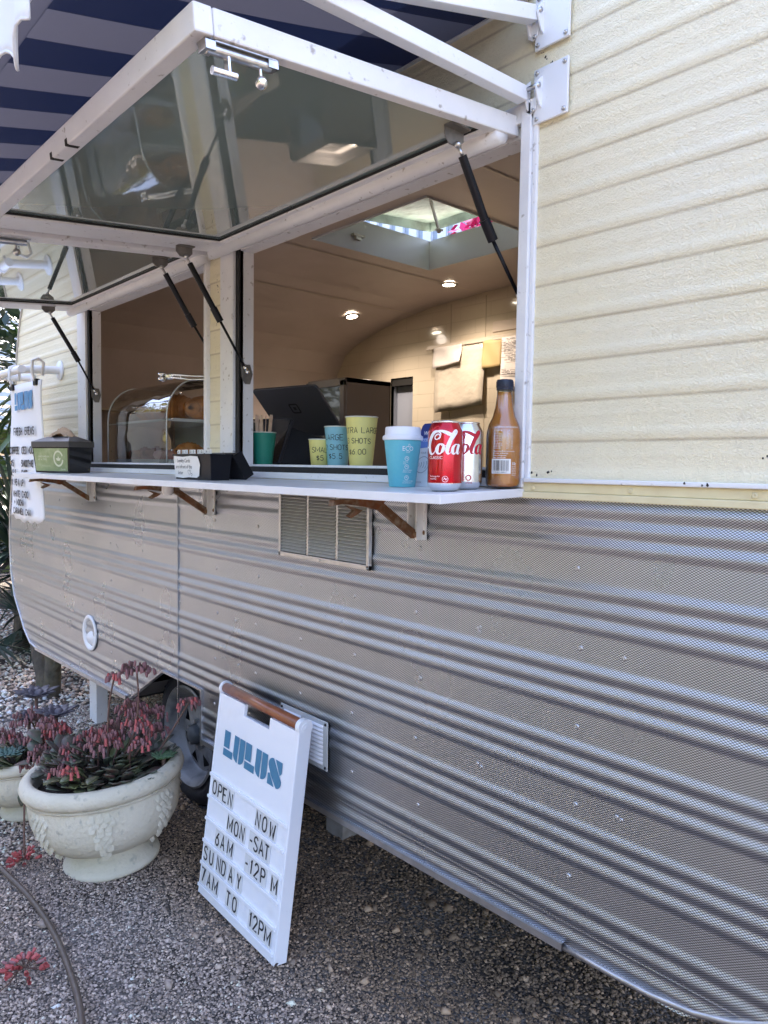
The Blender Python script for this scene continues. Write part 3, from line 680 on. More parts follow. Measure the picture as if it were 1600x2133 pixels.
# ---- counter shelf and its folding brackets
SH = lambda y: 1.3585+.0283*y        # top surface height at y
SX1 = lambda y: -.990-.10*y
shf = MB(); tk = .0185
shf.add([(-3.70, 0, SH(0)), (SX1(0), 0, SH(0)), (SX1(-.3), -.3, SH(-.3)), (-3.66, -.3, SH(-.3)), (-3.70, 0, SH(0)-tk), (SX1(0), 0, SH(0)-tk), (SX1(-.3), -.3, SH(-.3)-tk), (-3.66, -.3, SH(-.3)-tk)],
        [(3,2,1,0), (4,5,6,7), (0,1,5,4), (1,2,6,5), (2,3,7,6), (3,0,4,7)])
shf.build('counter_shelf', shelf_white, van, bevel=.0015)
def bracket(x):
    t = MB(); t.box((x-.021, -.012, 1.222), (x-.009, -.007, 1.338)); t.box((x-.021, -.034, 1.222), (x-.017, -.008, 1.338)); t.box((x+.009, -.034, 1.222), (x+.013, -.008, 1.338)); t.box((x-.017, -.0115, 1.222), (x+.022, -.0075, 1.338))
    b = t.build('shelf_bracket', white, van)
    t = MB(); t.bar((x-.002, -.028, 1.234), (x-.002, -.165, 1.322), .013, .020); t.build('brace_arm', rust, b)
    t = MB(); t.prism([(-.02, 1.335), (-.285, 1.325), (-.290, 1.312), (-.262, 1.316), (-.23, 1.313), (-.18, 1.306), (-.16, 1.300), (-.13, 1.322), (-.02, 1.326)], lambda y, z: (x-.010, y, z), lambda y, z: (x+.008, y, z)); t.build('support_arm', rust, b)
    t = MB(); t.prism([(-.245, 1.312), (-.20, 1.300), (-.212, 1.292), (-.232, 1.283), (-.242, 1.288), (-.224, 1.300)], lambda y, z: (x-.006, y, z), lambda y, z: (x+.004, y, z)); t.build('release_catch', rust, b)
    t = MB(); t.tube([(x-.012, -.030, 1.236), (x+.012, -.030, 1.236)], .0085, 12); t.sphere((x+.016, -.012, 1.240), .006, 8, (.5, .6, 1)); t.build('pivot_pin', rust, b, smooth=True)
for x in (-1.306, -2.352, -3.462): bracket(x)
# short white drain pipe under the shelf
t = MB(); t.lathe([(.019, 1.335), (.019, 1.308), (.013, 1.298), (.010, 1.298), (.010, 1.33)], (-2.30, -.2, 0), 18); t.build('drain_pipe', white_plastic, van, smooth=True, angle=40)
# ---- louvred fridge vent under the shelf
def vent(x0, x1, z0, z1, cols, rows, mat, kind):
    t = MB(); y = -.0105
    fr = .010 if kind == 1 else .02
    wcol = (x1-x0-2*fr-(cols-1)*fr*1.0)/cols
    if kind == 1:
        t.box((x0, y-.010, z0), (x0+fr, y+.002, z1)); t.box((x1-fr, y-.010, z0), (x1, y+.002, z1)); t.box((x0, y-.010, z0), (x1, y+.002, z0+.014)); t.box((x0, y-.010, z1-.006), (x1, y+.002, z1))
        for c_ in range(1, cols): xx = x0+fr+c_*(wcol+fr)-fr; t.box((xx, y-.005, z0), (xx+fr, y+.001, z1))
        v = t.build('louvre_vent', alu_trim, van, bevel=.001)
        t = MB(); t.box((x0+.003, y+.003, z0+.003), (x1-.003, y+.006, z1-.003)); t.build('vent_backing', pbr('vent_back', (.10, .095, .09), .6, .3), v)
        mb = MB(); h = (z1-z0-.024)/rows
        mb.add([(0, -.008, h*.16), (wcol, -.008, h*.16), (wcol, .001, h*.78), (0, .001, h*.78), (0, -.006, 0), (wcol, -.006, 0)], [(0,1,2,3), (0,4,5,1)])
        first = None
        for c_ in range(cols):
            for r in range(rows):
                lc = (x0+fr+c_*(wcol+fr)+2.3, y-1.0, z0+.016+r*h)
                if first is None: first = mb.build('louvre', pbr('louvre_silver', (.72, .72, .72), .45, .35), v, loc=(lc[0]-2.3, lc[1]+1.0, lc[2])); o = first
                else: o = first.copy(); COL.objects.link(o); o.location = (lc[0]-2.3, lc[1]+1.0, lc[2])
        sc_ = MB()
        for x, z in ((x0+.004, z0+.006), ((x0+x1)/2, z0+.006), (x1-.005, z0+.006)): sc_.sphere((x, y-.011, z), .0032, 6)
        sc_.build('vent_screws', steel, v, smooth=True)['kind'] = 'stuff'
    else:
        t.box((x0, y-.002, z0), (x1, y+.002, z1)); v = t.build('louvre_vent', mat, van, bevel=.0018)
        mb = MB(); h = (z1-z0-.026)/rows
        N_ = 6; pr = [(-.0078*math.sin(math.pi*(i/N_)**.7), h*.9*(1-i/N_)) for i in range(N_+1)]
        mb.grid([[(u*wcol, p[0]*min(1, 9*min(u, 1-u)+.05), p[1]) for u in (0, .04, .1, .5, .9, .96, 1)] for p in pr])
        first = None
        for c_ in range(cols):
            for r in range(rows):
                lc = (x0+fr+c_*(wcol+fr), y-.002, z0+.013+r*h)
                if first is None: first = mb.build('louvre', white_plastic, v, smooth=True, loc=lc); o = first
                else: o = first.copy(); COL.objects.link(o); o.location = lc
        sc_ = MB()
        for x in (x0+.009, x1-.009):
            for z in (z0+.009, z1-.009): sc_.sphere((x, y-.002, z), .0045, 6)
        sc_.build('vent_screws', rubber, v, smooth=True)['kind'] = 'stuff'
vent(-1.915, -1.488, 1.123, 1.337, 3, 20, alu_trim, 1)
vent(-1.910, -1.669, .514, .660, 2, 10, pbr('vent_plate_grey', (.50, .51, .50), .4), 2)
# ---- round white water inlet
c0 = Vector((-3.526, -.008, .592)); R90 = Matrix.Rotation(rad(90), 3, 'X')
t = MB(); t.lathe([(.083, -.002), (.086, .003), (.080, .008), (.068, .006), (.064, -.002), (.055, -.014), (.0001, -.016)], c0, 36, R90); il = t.build('water_inlet', white_plastic, van, smooth=True)
t = MB(); t.lathe([(.028, -.012), (.034, -.006), (.030, .004), (.0001, .006)], c0+Vector((.018, 0, -.022)), 20, R90 @ Matrix.Rotation(rad(25), 3, 'Y')); t.build('inlet_cap', white_plastic, il, smooth=True)
# ---- stabiliser legs
t = MB(); t.box((-2.205, .40, .0), (-2.105, .50, .40)); t.build('stabiliser_leg', pbr('leg_grey', (.30, .29, .28), .7, var=(20, .7, (.18, .16, .14))), van)
t = MB(); t.box((-4.03, .17, -.0), (-3.93, .23, .42)); t.build('stabiliser_leg', white, van)
t = MB(); t.add([(-3.11, .004, .375), (-2.90, .004, .49), (-2.90, .22, .49), (-3.11, .22, .375)], [(0,1,2,3)]); t.build('arch_lining', pbr('lining_grey', (.16, .15, .15), .6), van)
t = MB(); t.box((-3.0, .36, .22), (-2.35, .37, .56)); t.build('inner_arch_wall', dark_void, van)
# ---- wheel
wc = Vector((-2.745, .20, .288))
def WY(p, c_=wc): return None
wm = Matrix.Rotation(rad(90), 3, 'X')   # lathe axis z -> -y
t = MB(); t.lathe([(.196, -.10), (.215, -.10), (.262, -.098), (.282, -.075), (.29, -.04), (.29, .04), (.282, .075), (.262, .098), (.236, .108), (.218, .100), (.196, .092), (.192, -.09)], wc, 56, wm)
wh = t.build('wheel', tyre_m, van, smooth=True, angle=50)
tr = MB(); tr.box((-.005, -.07, 0), (.005, .07, .006)); fst = None
t2 = MB()
for k in range(64):
    a = 2*math.pi*k/64
    for s_ in (-1, 1):
        M = Matrix.Translation(wc) @ Matrix.Rotation(a, 4, 'Y') @ Matrix.Translation((0, -.045*s_, .286)) @ Matrix.Rotation(rad(18*s_), 4, 'Z')
        t2.box((-.008, -.036, 0), (.008, .036, .009), M)
t2.build('tread', tyre_m, wh)['kind'] = 'stuff'
t = MB(); t.lathe([(.204, .100), (.208, .106), (.200, .110), (.192, .104), (.176, .088), (.170, .050), (.158, .038), (.150, .040)], wc, 56, wm); t.lathe([(.062, .052), (.058, .062), (.045, .066), (.042, .060), (.0001, .060)], wc, 30, wm)
rm = t.build('rim', rim_m, wh, smooth=True, angle=50)
t = MB(); ns = 8
for k in range(ns):   # spoked disc: solid between triangular holes
    a0 = 2*math.pi*k/ns
    def Q(r, a, d): return tuple(wc+wm @ Vector((r*math.cos(a), r*math.sin(a), d)))
    da = 2*math.pi/ns
    A = [Q(.062, a0, .052), Q(.062, a0+da*.5, .052), Q(.062, a0+da, .052)]
    B = [Q(.152, a0, .040), Q(.152, a0+da*.22, .040), Q(.152, a0+da*.78, .040), Q(.152, a0+da, .040)]
    H = [Q(.085, a0+da*.5, .052), Q(.138, a0+da*.24, .044), Q(.138, a0+da*.76, .044)]
    t.add(A+B+H, [(0,1,7), (1,2,7), (0,7,8), (0,8,4), (0,4,3), (2,9,7), (2,5,9), (2,6,5), (8,9,5), (8,5,4)])
t.build('disc', rim_m, wh)
t = MB(); t.lathe([(.04, .06), (.038, .085), (.025, .095), (.0001, .097)], wc, 20, wm); t.build('hub_cap', pbr('hub_grey', (.07, .075, .08), .6), wh, smooth=True)
t = MB()
for k in range(5):
    a = 2*math.pi*k/5+.3; p = wc+wm @ Vector((.055*math.cos(a), .055*math.sin(a), .06)); t.tube([p, p+Vector((0, -.016, 0))], .008, 6)
t.build('wheel_nuts', steel, wh)['kind'] = 'stuff'
t = MB(); t.lathe([(.15, .02), (.0001, .02)], wc, 24, wm); t.build('brake_back', dark_void, wh)

# ---- menu rack on the wall
rk = MB(); rk.lathe([(.048, 0), (.048, .006), (.044, .009), (.0001, .009)], (-3.905, -.004, 1.862), 28, R90); rk.lathe([(.048, 0), (.048, .006), (.044, .009), (.0001, .009)], (-4.37, -.004, 1.862), 28, R90)
rk_o = rk.build('menu_rack', white_arm, van, smooth=True, angle=40)
rk = MB(); rk.tube([(-3.905, -.006, 1.862), (-3.905, -.19, 1.852)], .020, 18); rk.tube([(-4.37, -.006, 1.862), (-4.37, -.19, 1.852)], .020, 18); rk.tube([(-4.46, -.192, 1.851), (-3.885, -.192, 1.851)], .0195, 18); rk.build('rack_bar', white_arm, rk_o, smooth=True, angle=40)

# ================================================================== STRIPED AWNING
aw = thing('striped_awning', 'navy and grey striped fabric awning over the serving windows with white arms', 'awning', (-2.0, 0, 2.39), world=True)
AZ = lambda y: 2.392+.262*y-.010*math.sin(math.pi*min(1, -y/.87))
def awfab():
    navy = pbr('awning_navy', (.008, .012, .030), .8, bump=(900, .0004)); grey = pbr('awning_grey', (.095, .105, .135), .8, bump=(900, .0004))
    for mm in (navy, grey):
        N, L = mm.node_tree.nodes, mm.node_tree.links; b = N['Principled BSDF']; tr_ = N.new('ShaderNodeBsdfTranslucent'); tr_.inputs[0].default_value = (.03, .05, .16, 1) if mm is navy else (.30, .31, .46, 1)
        mx = N.new('ShaderNodeMixShader'); mx.inputs[0].default_value = .03; L.new(b.outputs[0], mx.inputs[1]); L.new(tr_.outputs[0], mx.inputs[2]); L.new(mx.outputs[0], N['Material Output'].inputs[0])
    t = MB(); x = -.975-.0; k = 0; ys = [0, -.1, -.2, -.3, -.4, -.5, -.6, -.7, -.8, -.865]
    edges = [-.975]; e0 = -1.243
    while e0 < -.98: e0 += .1155
    edges = [-.975]+[q for q in [e0-.1155*i for i in range(40)] if q < -.99 and q > -3.35]
    for i, (a, b) in enumerate(zip(edges, edges[1:])):
        # odd/even parity keyed to the stripe starting at -1.358
        t.mi = 0 if round((-1.3585-a)/.1155) % 2 == 1 else 1
        t.grid([[(a-.036*(yy+.865)-0.0, yy, AZ(yy)) for yy in ys], [(b-.036*(yy+.865), yy, AZ(yy)) for yy in ys]])
    return t.build('awning_fabric', [navy, grey], aw, smooth=True)
awfab()
t = MB(); t.add([(-3.36, -.865, AZ(-.865)-.001), (-.975, -.865, AZ(-.865)-.001), (-.975, -.915, AZ(-.865)-.018), (-3.36, -.915, AZ(-.865)-.018)], [(0,1,2,3)]); t.build('front_hem', MATS['awning_grey'], aw)
t = MB(); t.box((-3.36, -.932, 2.135), (-.975, -.905, 2.17)); t.build('front_bar', white_arm, aw, bevel=.003)
t = MB(); t.box((-3.36, -.012, 2.385), (-.975, .0, 2.42)); t.build('wall_channel', white_arm, aw)
for (xa, za, zb, y1) in ((-1.005, 2.178, 2.150, -.93), (-.985, 2.331, 2.15, -.66)):
    t = MB(); t.bar((xa, -.028, za), (xa-.0, y1, za+(zb-za)*1.0), .026, .030); arm = t.build('awning_arm', white_arm, aw, bevel=.002)
for zc_, yy in ((2.171, 0), (2.319, 0)):
    t = MB(); t.box((-.988, -.014, zc_-.055), (-.904, -.008, zc_+.055)); pt = t.build('mounting_plate', white_arm, aw, bevel=.0015)
    t = MB()
    for xx in (-1.0, -.970):
        t.prism([(-.013, .030), (-.030, .014), (-.034, .0), (-.022, -.030), (-.013, -.036)], lambda y, z: (xx, y, zc_+.008+z), lambda y, z: (xx+.004, y, zc_+.008+z))
    t.prism([(-.022, -.01), (.010, -.01), (.006, -.034), (-.006, -.042), (-.018, -.034)], lambda x, z: (-.985+x, -.018, zc_+.008+z), lambda x, z: (-.985+x, -.0145, zc_+.008+z))
    t.build('arm_bracket', white_arm, pt, bevel=.0008)
    sm = MB()
    for x, z in ((-.979, .046), (-.912, .046), (-.979, -.046), (-.912, -.046), (-.985, -.028)): sm.lathe([(.0045, 0), (.0048, .002), (.003, .004), (.0018, .004), (.0018, .002), (.0001, .002)], (x, -.014 if z != -.028 else -.018, zc_+z), 12, R90)
    sm.tube([(-1.003, -.028, zc_+.014), (-.962, -.028, zc_+.014)], .005, 10)
    sm.build('plate_screws', steel, pt, smooth=True)['kind'] = 'stuff'
# flaking paint patches near the upper plate
# scalloped white valance
def valance():
    t = MB(); X0, X1 = -3.3, -1.165; n = 180; rows = 9; P = []
    for j in range(rows+1):
        r = []
        for i in range(n+1):
            x = X0+(X1-X0)*i/n
            u = ((x+1.1725)/.115) % 1
            bot = 1.985+.050*abs(math.cos(math.pi*u))**1.3
            z = 2.165+(bot-2.165)*j/rows
            y = -.950+.012*math.sin((x+1.1725)*2*math.pi/.115)*(j/rows)+.004*math.sin(x*71)
            r.append((x, y, z))
        P.append(r)
    t.grid(P)
    vm = pbr('white_canvas', (.80, .82, .86), .8, bump=(700, .0005))
    b = t.build('valance', vm, aw, smooth=True); md = b.modifiers.new('thick', 'SOLIDIFY'); md.thickness = .003
    t = MB(); hem = [(p[0], p[1]-.002, p[2]) for p in P[-1]]; t.tube(hem[::1], .0028, 5); t.build('valance_piping', vm, aw, smooth=True)
valance()

# ================================================================== A-FRAME SIGN
A0 = Vector((-2.1457, -.1707, 0.002)); UX = Vector((.99938, -.03509, -.0023)).normalized(); VZ = Vector((.0065, .11876, .9929)); VZ = (VZ-UX*VZ.dot(UX)).normalized(); NN = UX.cross(VZ)  # NN towards camera
sgn = thing('a_frame_sign', 'white A-frame sign with LULUS logo and opening hours leaning on the caravan skirt', 'sign', tuple(A0), world=True)
SM = Matrix((UX, VZ, NN)).transposed().to_4x4(); SM.translation = A0
SP = lambda u, v, d=0: tuple(SM @ Vector((u, v, d)))
Wd, Hh = .471, .655
t = MB()
poly = [(.004, 0), (Wd-.022, 0), (Wd-.022, Hh), (.313, Hh), (.313, .621), (.162, .621), (.162, Hh), (.004, Hh)]
t.prism(poly, lambda u, v: SP(u, v, -.012), lambda u, v: SP(u, v, .0))
t.build('front_board', sign_white, sgn, bevel=.0012)
t = MB(); t.box((Wd-.022, 0, -.042), (Wd, Hh+.012, .0015), SM); t.build('side_frame', sign_white, sgn, bevel=.003)
t = MB(); t.box((-.002, 0, -.042), (.0035, Hh+.012, .0015), SM); t.build('side_frame', sign_white, sgn, bevel=.002)
t = MB(); t.box((.004, 0, -.050), (Wd-.023, Hh-.05, -.042), SM); t.box((.004, 0, -.042), (Wd-.023, .02, -.0125), SM); t.build('back_board', sign_white, sgn)
t = MB(); t.tube([SP(.008, Hh+.016, -.016), SP(Wd-.018, Hh+.016, -.016)], .0165, 22); t.build('timber_handle', timber, sgn, smooth=True)
t = MB()
for u in (Wd-.018, -.004):
    t.tube([SP(u, Hh+.014, -.018), SP(u+(.020 if u > 0 else .012), Hh+.014, -.018)], .0235, 22)
t.tube([SP(Wd, Hh+.014, -.018), SP(Wd+.0045, Hh+.014, -.018)], .013, 18); t.tube([SP(Wd+.004, Hh+.014, -.018), SP(Wd+.006, Hh+.014, -.018)], .005, 10)
t.build('hinge_cap', sign_white, sgn, smooth=True, angle=40)
for k in range(6):
    v = .390-.0722*k
    t = MB(); t.box((0, v-.005, .0002), (.460, v+.005, .0075), SM); t.box((0, v-.0085, .0002), (.460, v-.005, .004), SM); t.build('letter_rail', sign_white, sgn, bevel=.0012)
t = MB(); lulus(t, .062, .470, .080, lambda u, v: SP(u, v, .0016), .345/3.82/.080)
t.build('lulus_logo', teal, sgn)
ROWS = [(.354, [('O',.036),('P',.073),('E',.105),('N',.142),('N',.312),('O',.350),('W',.393)]), (.282, [('M',.156),('O',.196),('N',.232),('-',.287),('S',.315),('A',.346),('T',.376)]),
        (.210, [('6',.089),('A',.125),('M',.171),('-',.276),('1',.304),('2',.333),('P',.370),('M',.432)]), (.138, [('S',.025),('U',.064),('N',.114),('D',.146),('A',.193),('Y',.243)]),
        (.066, [('7',.024),('A',.065),('M',.106),('T',.193),('O',.233),('1',.330),('2',.357),('P',.390),('M',.426)])]
for vv, row in ROWS:
    for ch, u in row:
        t = MB(); hw = .017 if ch not in 'MW' else .020
        if ch in '-1': hw = .013
        if (u, ch) == (.009, 'O'): u = .012
        tl = random.uniform(-.0016, .0016); tr_a = random.uniform(-.05, .05)
        t.box((u-hw, vv-.029, .0012), (u+hw, vv+.029, .0024), SM)
        t.mi = 1; h = .041; wch = .021 if ch not in 'MW' else .027
        if ch == '-': wch = .014
        if ch == '1': wch = .014
        for plx in G[ch]: t.ribbon([(u+(px-.5)*wch-(py-.5)*h*tr_a, vv-.0205+py*h+tl+(px-.5)*wch*tr_a) for px, py in plx], .0058, lambda a, b_: SP(a, b_, .0031))
        t.build('letter_tile', [tile_mat, ink], sgn)

# ================================================================== THINGS ON THE COUNTER
TILT = -.0283
def cylmap(r, a_ref, zfn=None):
    """(s along the surface, z) -> point on a cylinder/cone; s=0 faces angle a_ref"""
    def f(s, z):
        rr = r(z) if callable(r) else r
        a = a_ref + s/rr
        return ((rr+.0004)*math.cos(a), (rr+.0004)*math.sin(a), z)
    return f
def catmull(pts, n=7):
    o = []
    P = [pts[0]]+list(pts)+[pts[-1]]
    for i in range(1, len(P)-2):
        for k in range(n):
            t = k/n; a, b, c, d = P[i-1], P[i], P[i+1], P[i+2]
            o.append(tuple(.5*((2*b[j])+(-a[j]+c[j])*t+(2*a[j]-5*b[j]+4*c[j]-d[j])*t*t+(-a[j]+3*b[j]-3*c[j]+d[j])*t**3) for j in range(len(a))))
    o.append(tuple(pts[-1])); return o
def script_word(mb, fn, S, x0, z0):
    """flowing script 'Cola' with its swash, preceded by the end of 'Coca'; S = height of the small letters"""
    def st(pts):
        c = catmull(pts); mb.ribbon([(x0+p[0]*S, z0+p[1]*S) for p in c], [p[2]*S for p in c], fn)
    # end of the first word (a, hyphen)
    st([(-1.55,.95,.1),(-1.9,.8,.2),(-2.0,.35,.3),(-1.75,.02,.2),(-1.45,.35,.1),(-1.25,.95,.08)]); st([(-1.2,1.0,.3),(-1.38,.5,.34),(-1.4,.1,.26),(-1.2,.02,.08),(-1.0,.3,.04)])
    st([(-.95,.62,.1),(-.75,.66,.2),(-.55,.62,.1)])
    # C with long swash
    st([(.95,1.45,.05),(1.1,1.75,.12),(.9,1.98,.14),(.55,1.8,.12),(.55,1.5,.12),(.85,1.5,.1),(1.15,1.95,.1),(.9,2.25,.2),(.4,2.15,.34),(-.05,1.6,.44),(-.3,.9,.50),(-.2,.25,.42),(.1,-.05,.2),(.45,.15,.08),(.8,.75,.04)])
    st([(.5,2.12,.06),(1.0,2.32,.18),(1.6,2.2,.34),(2.2,1.95,.36),(2.7,2.0,.22),(2.95,2.3,.06)])
    # o
    st([(1.25,1.0,.10),(.95,.9,.22),(.75,.45,.40),(.85,.06,.24),(1.15,.05,.12),(1.42,.45,.36),(1.45,.85,.22),(1.25,1.0,.10),(1.3,.8,.08),(1.75,.85,.05)])
    # l
    st([(1.75,.6,.04),(2.2,1.2,.06),(2.7,1.9,.12),(2.85,2.3,.16),(2.62,2.3,.30),(2.2,1.5,.42),(1.85,.6,.42),(1.85,.1,.28),(2.05,.02,.08),(2.3,.35,.04)])
    # a
    st([(3.05,.95,.08),(2.7,.95,.14),(2.42,.6,.32),(2.4,.15,.30),(2.6,.02,.14),(2.85,.3,.06),(3.1,.9,.06)]); st([(3.2,1.0,.34),(3.02,.55,.36),(2.95,.15,.30),(3.1,.02,.10),(3.3,.25,.04)])
CAMXY = Vector((0, -1.3))
def facing(x, y): return math.atan2(-1.3-y, 0-x)   # angle from object towards the camera spot
def soda_can(x, y, label, body, inkc, extra, turn):
    r, h = .0350, .1405
    t = thing('soda_can', label, 'soda can', (x, y, SH(y)+.0006)); t.rotation_euler = (rad(0), 0, 0)
    a0 = facing(x, y)
    b = MB(); b.lathe([(.0001, .006), (.020, .004), (.0245, 0), (.0275, .003), (.0345, .013), (r, .0165)], n=40); b.build('base_rim', pbr('can_alu', (.78, .79, .80), .22, 1.0), t, smooth=True)
    b = MB(); b.lathe([(r, .0165), (r, .118), (.0342, .122), (.0285, .1345), (.0275, .1365)], n=48); b.build('can_body', body, t, smooth=True)
    b = MB(); b.lathe([(.0275, .1365), (.0287, .1385), (.0280, .1405), (.0262, .1395), (.0252, .1345), (.0001, .1345)], n=40); lid = b.build('lid', MATS['can_alu'], t, smooth=True)
    b = MB(); b.lathe([(.0001, .0), (.007, .0), (.0075, .001), (.0001, .0015)], (0, -.008, .135), 14); b.build('ring_pull', MATS['can_alu'], t, smooth=True)
    f = cylmap(r, a0+turn)
    b = MB(); script_word(b, f, .0195, -.0285, .0745); b.build('script_logo', inkc, t)
    b = MB(); extra(b, f); b.build('small_print', inkc, t)
    return t
def red_extra(b, f):
    ptext(b, 'CLASSIC', -.0335, .0640, .0085, f); 
    for k in range(2): ptext(b, ('Recharge for', 'recycling')[k], -.030, .0285-.005*k, .0045, f)
    c = arc(0, 0, .0058, .0058, 0, 360, 20); b.ribbon([(.004+p[0], .0245+p[1]) for p in c], .0008, f); b.ribbon([(.001, .0235), (.003, .027), (.0055, .0225), (.0075, .026)], .0012, f)
    ptext(b, '375mL e', -.004, .0125, .0055, f)
def diet_extra(b, f):
    ptext(b, 'diet', -.0405, .063, .0125, f); c = arc(0, 0, .0052, .0052, 0, 360, 20); b.ribbon([(.002+p[0], .0245+p[1]) for p in c], .0022, f); ptext(b, '375mL', -.004, .0125, .0055, f)
    for k in range(2): ptext(b, ('375mL', 'TASTE')[k], -.028, .038-.006*k, .005, f)
can_red = pbr('can_red', (.52, .004, .018), .20, .75, coat=.6, bump=(18, .0006)); can_silver = pbr('can_silver', (.72, .74, .77), .24, 1.0, bump=(18, .0006))
print_white = pbr('print_white', (.85, .85, .87), .35); print_red = pbr('print_red', (.50, .008, .03), .35)
soda_can(-1.040, -.205, 'shiny red soda can with white script, at the front right corner of the shelf', can_red, print_white, red_extra, -.08)
soda_can(-1.060, -.120, 'silver soda can with red script, between the red can and the bottle', can_silver, print_red, diet_extra, .12)
# ---- bottle
bx, by = -1.020, -.045
bt = thing('juice_bottle', 'clear glass bottle of cloudy amber drink with dark blue screw cap beside the cans', 'bottle', (bx, by, SH(by)+.0004))
bp = [(.0001, .004), (.025, .002), (.033, .003), (.0365, .010), (.0372, .03), (.0372, .105), (.0365, .120), (.032, .137), (.0245, .152), (.0195, .172), (.0165, .195), (.0160, .212)]
acr = bpy.data.materials.new('clear_acrylic'); acr.use_nodes = True
N, L = acr.node_tree.nodes, acr.node_tree.links
gl = N.new('ShaderNodeBsdfGlossy'); gl.inputs['Roughness'].default_value = .02; tr_ = N.new('ShaderNodeBsdfTransparent'); tr_.inputs[0].default_value = (.93, .95, .95, 1)
fr = N.new('ShaderNodeFresnel'); fr.inputs['IOR'].default_value = 1.75
nz = N.new('ShaderNodeTexNoise'); nz.inputs['Scale'].default_value = 3.2; nz.inputs['Detail'].default_value = 1; bpn = N.new('ShaderNodeBump'); bpn.inputs['Distance'].default_value = .006; L.new(nz.outputs[0], bpn.inputs['Height']); L.new(bpn.outputs[0], gl.inputs['Normal'])
mr = N.new('ShaderNodeMapRange'); mr.inputs[1].default_value = 0; mr.inputs[2].default_value = .55; mr.inputs[3].default_value = .22; mr.inputs[4].default_value = .9; L.new(fr.outputs[0], mr.inputs[0])
mx = N.new('ShaderNodeMixShader'); L.new(mr.outputs[0], mx.inputs[0]); L.new(tr_.outputs[0], mx.inputs[1]); L.new(gl.outputs[0], mx.inputs[2]); L.new(mx.outputs[0], N['Material Output'].inputs[0])
glass_m = acr.copy(); glass_m.name = 'bottle_glass'
for _n in glass_m.node_tree.nodes:
    if _n.type == 'FRESNEL': _n.inputs['IOR'].default_value = 1.28
    if _n.type == 'MAP_RANGE': _n.inputs[3].default_value = .05
    if _n.type == 'BUMP': _n.inputs['Distance'].default_value = .001

drink = pbr('amber_drink', (.58, .19, .022), .10, coat=1.0, ior=1.5, var=(16, .3, (.66, .27, .05)), emit=None)
b = MB(); b.lathe([(r_-.0012 if r_ > .002 else r_, z+.002) for r_, z in bp if z < .205]+[(.0140, .205), (.0001, .205)], n=40); b.build('drink', drink, bt, smooth=True)
b = MB(); b.lathe(bp+[(.0166, .216), (.0175, .220), (.0160, .224)], n=40); b.build('glass', glass_m, bt, smooth=True)
b = MB(); n_ = 48
pr = [(.0158, .209), (.0176, .2095), (.0178, .213), (.0172, .2135), (.0180, .215), (.0180, .228), (.0165, .2315), (.0001, .2318)]
b.lathe(pr, n=n_)
for k in range(36):
    a = 2*math.pi*k/36; M = Matrix.Rotation(a, 4, 'Z') @ Matrix.Translation((.018, 0, 0)); b.box((-.0003, -.0006, .216), (.0005, .0006, .227), M)
b.build('screw_cap', pbr('cap_navy', (.012, .018, .04), .35), bt, smooth=True, angle=40)
f = cylmap(.0374, facing(bx, by))
b = MB(); b.grid([[f(-.025+.0415*i/10, .032+.031*j) for i in range(11)] for j in (0, 1)]); b.build('barcode_patch', pbr('barcode_white', (.75, .74, .72), .4), bt)
b = MB(); f2 = cylmap(.0378, facing(bx, by)); x = -.022
while x < .012:
    wd = random.choice([.0005, .0008, .0014]); b.add([f2(x, .038), f2(x+wd, .038), f2(x+wd, .060), f2(x, .060)], [(0,1,2,3)]); x += wd+random.choice([.0006, .001, .0013])
ptext(b, '9 351827 000017', -.022, .0335, .0042, f2); b.build('barcode', ink, bt)
b = MB(); rs = random.Random(4)
ptext(b, 'NUTRITION INFORMATION', -.020, .128, .0042, f2)
for k in range(12): ptext(b, rs.choice(['Energy 210kJ', 'Protein 0.3g', 'Sodium 2mg', 'Sugars 11g', 'Carbs 12g', 'Fat 0g']), -.020, .1215-.0034*k, .0034, f2); ptext(b, rs.choice(['210', '0.3', '11.2', '40']), .006, .1215-.0034*k, .0034, f2); ptext(b, rs.choice(['12', '2.1', '7.0', '0.4']), .016, .1215-.0034*k, .0034, f2)
for k, s_ in enumerate(['Apple juice from concentrate', 'Product of Australia', 'Keep refrigerated', 'Best served cold']): ptext(b, s_, -.021, .078-.0045*(k % 4), .0038, f2)
ptext(b, '10c', .0185, .050, .0095, f2, .8); 
for k in range(6): ptext(b, 'refund at', .0185, .046-.0035*k, .0030, f2)
b.build('bottle_print', print_white, bt)
# ---- takeaway cup with lid
cx_, cy_ = -1.245, -.13
tc_ = thing('takeaway_cup', 'turquoise takeaway coffee cup with a white domed lid', 'paper cup', (cx_, cy_, SH(cy_)+.0004))
ck = lambda z: .0302+(.0432-.0302)*z/.112
turq = pbr('cup_turquoise', (.13, .50, .60), .45, bump=(500, .0001), var=(160, .25, (.2, .55, .62)))
b = MB(); b.lathe([(.0001, .003), (.0285, .003), (.0292, 0), (.0302, .0008), (.0432, .112), (.0440, .114), (.0425, .1145)], n=48); b.build('cup_body', turq, tc_, smooth=True, angle=50)
b = MB(); b.lathe([(.0438, .106), (.0462, .107), (.0468, .111), (.0462, .1155), (.0435, .117), (.0415, .119), (.0408, .1325), (.0395, .136), (.0372, .1365), (.0355, .134), (.0345, .130), (.0001, .129)], n=48); b.build('lid', pbr('lid_white', (.80, .80, .84), .28), tc_, smooth=True, angle=50)
f = lambda s, z: (lambda rr, a: ((rr+.0005)*math.cos(a), (rr+.0005)*math.sin(a), z))(ck(z), facing(cx_, cy_)+.05+s/ck(z))
b = MB(); ptext(b, 'ECO', -.003, .082, .0145, f, .9); ptext(b, 'CUP', .006, .0775, .005, f)
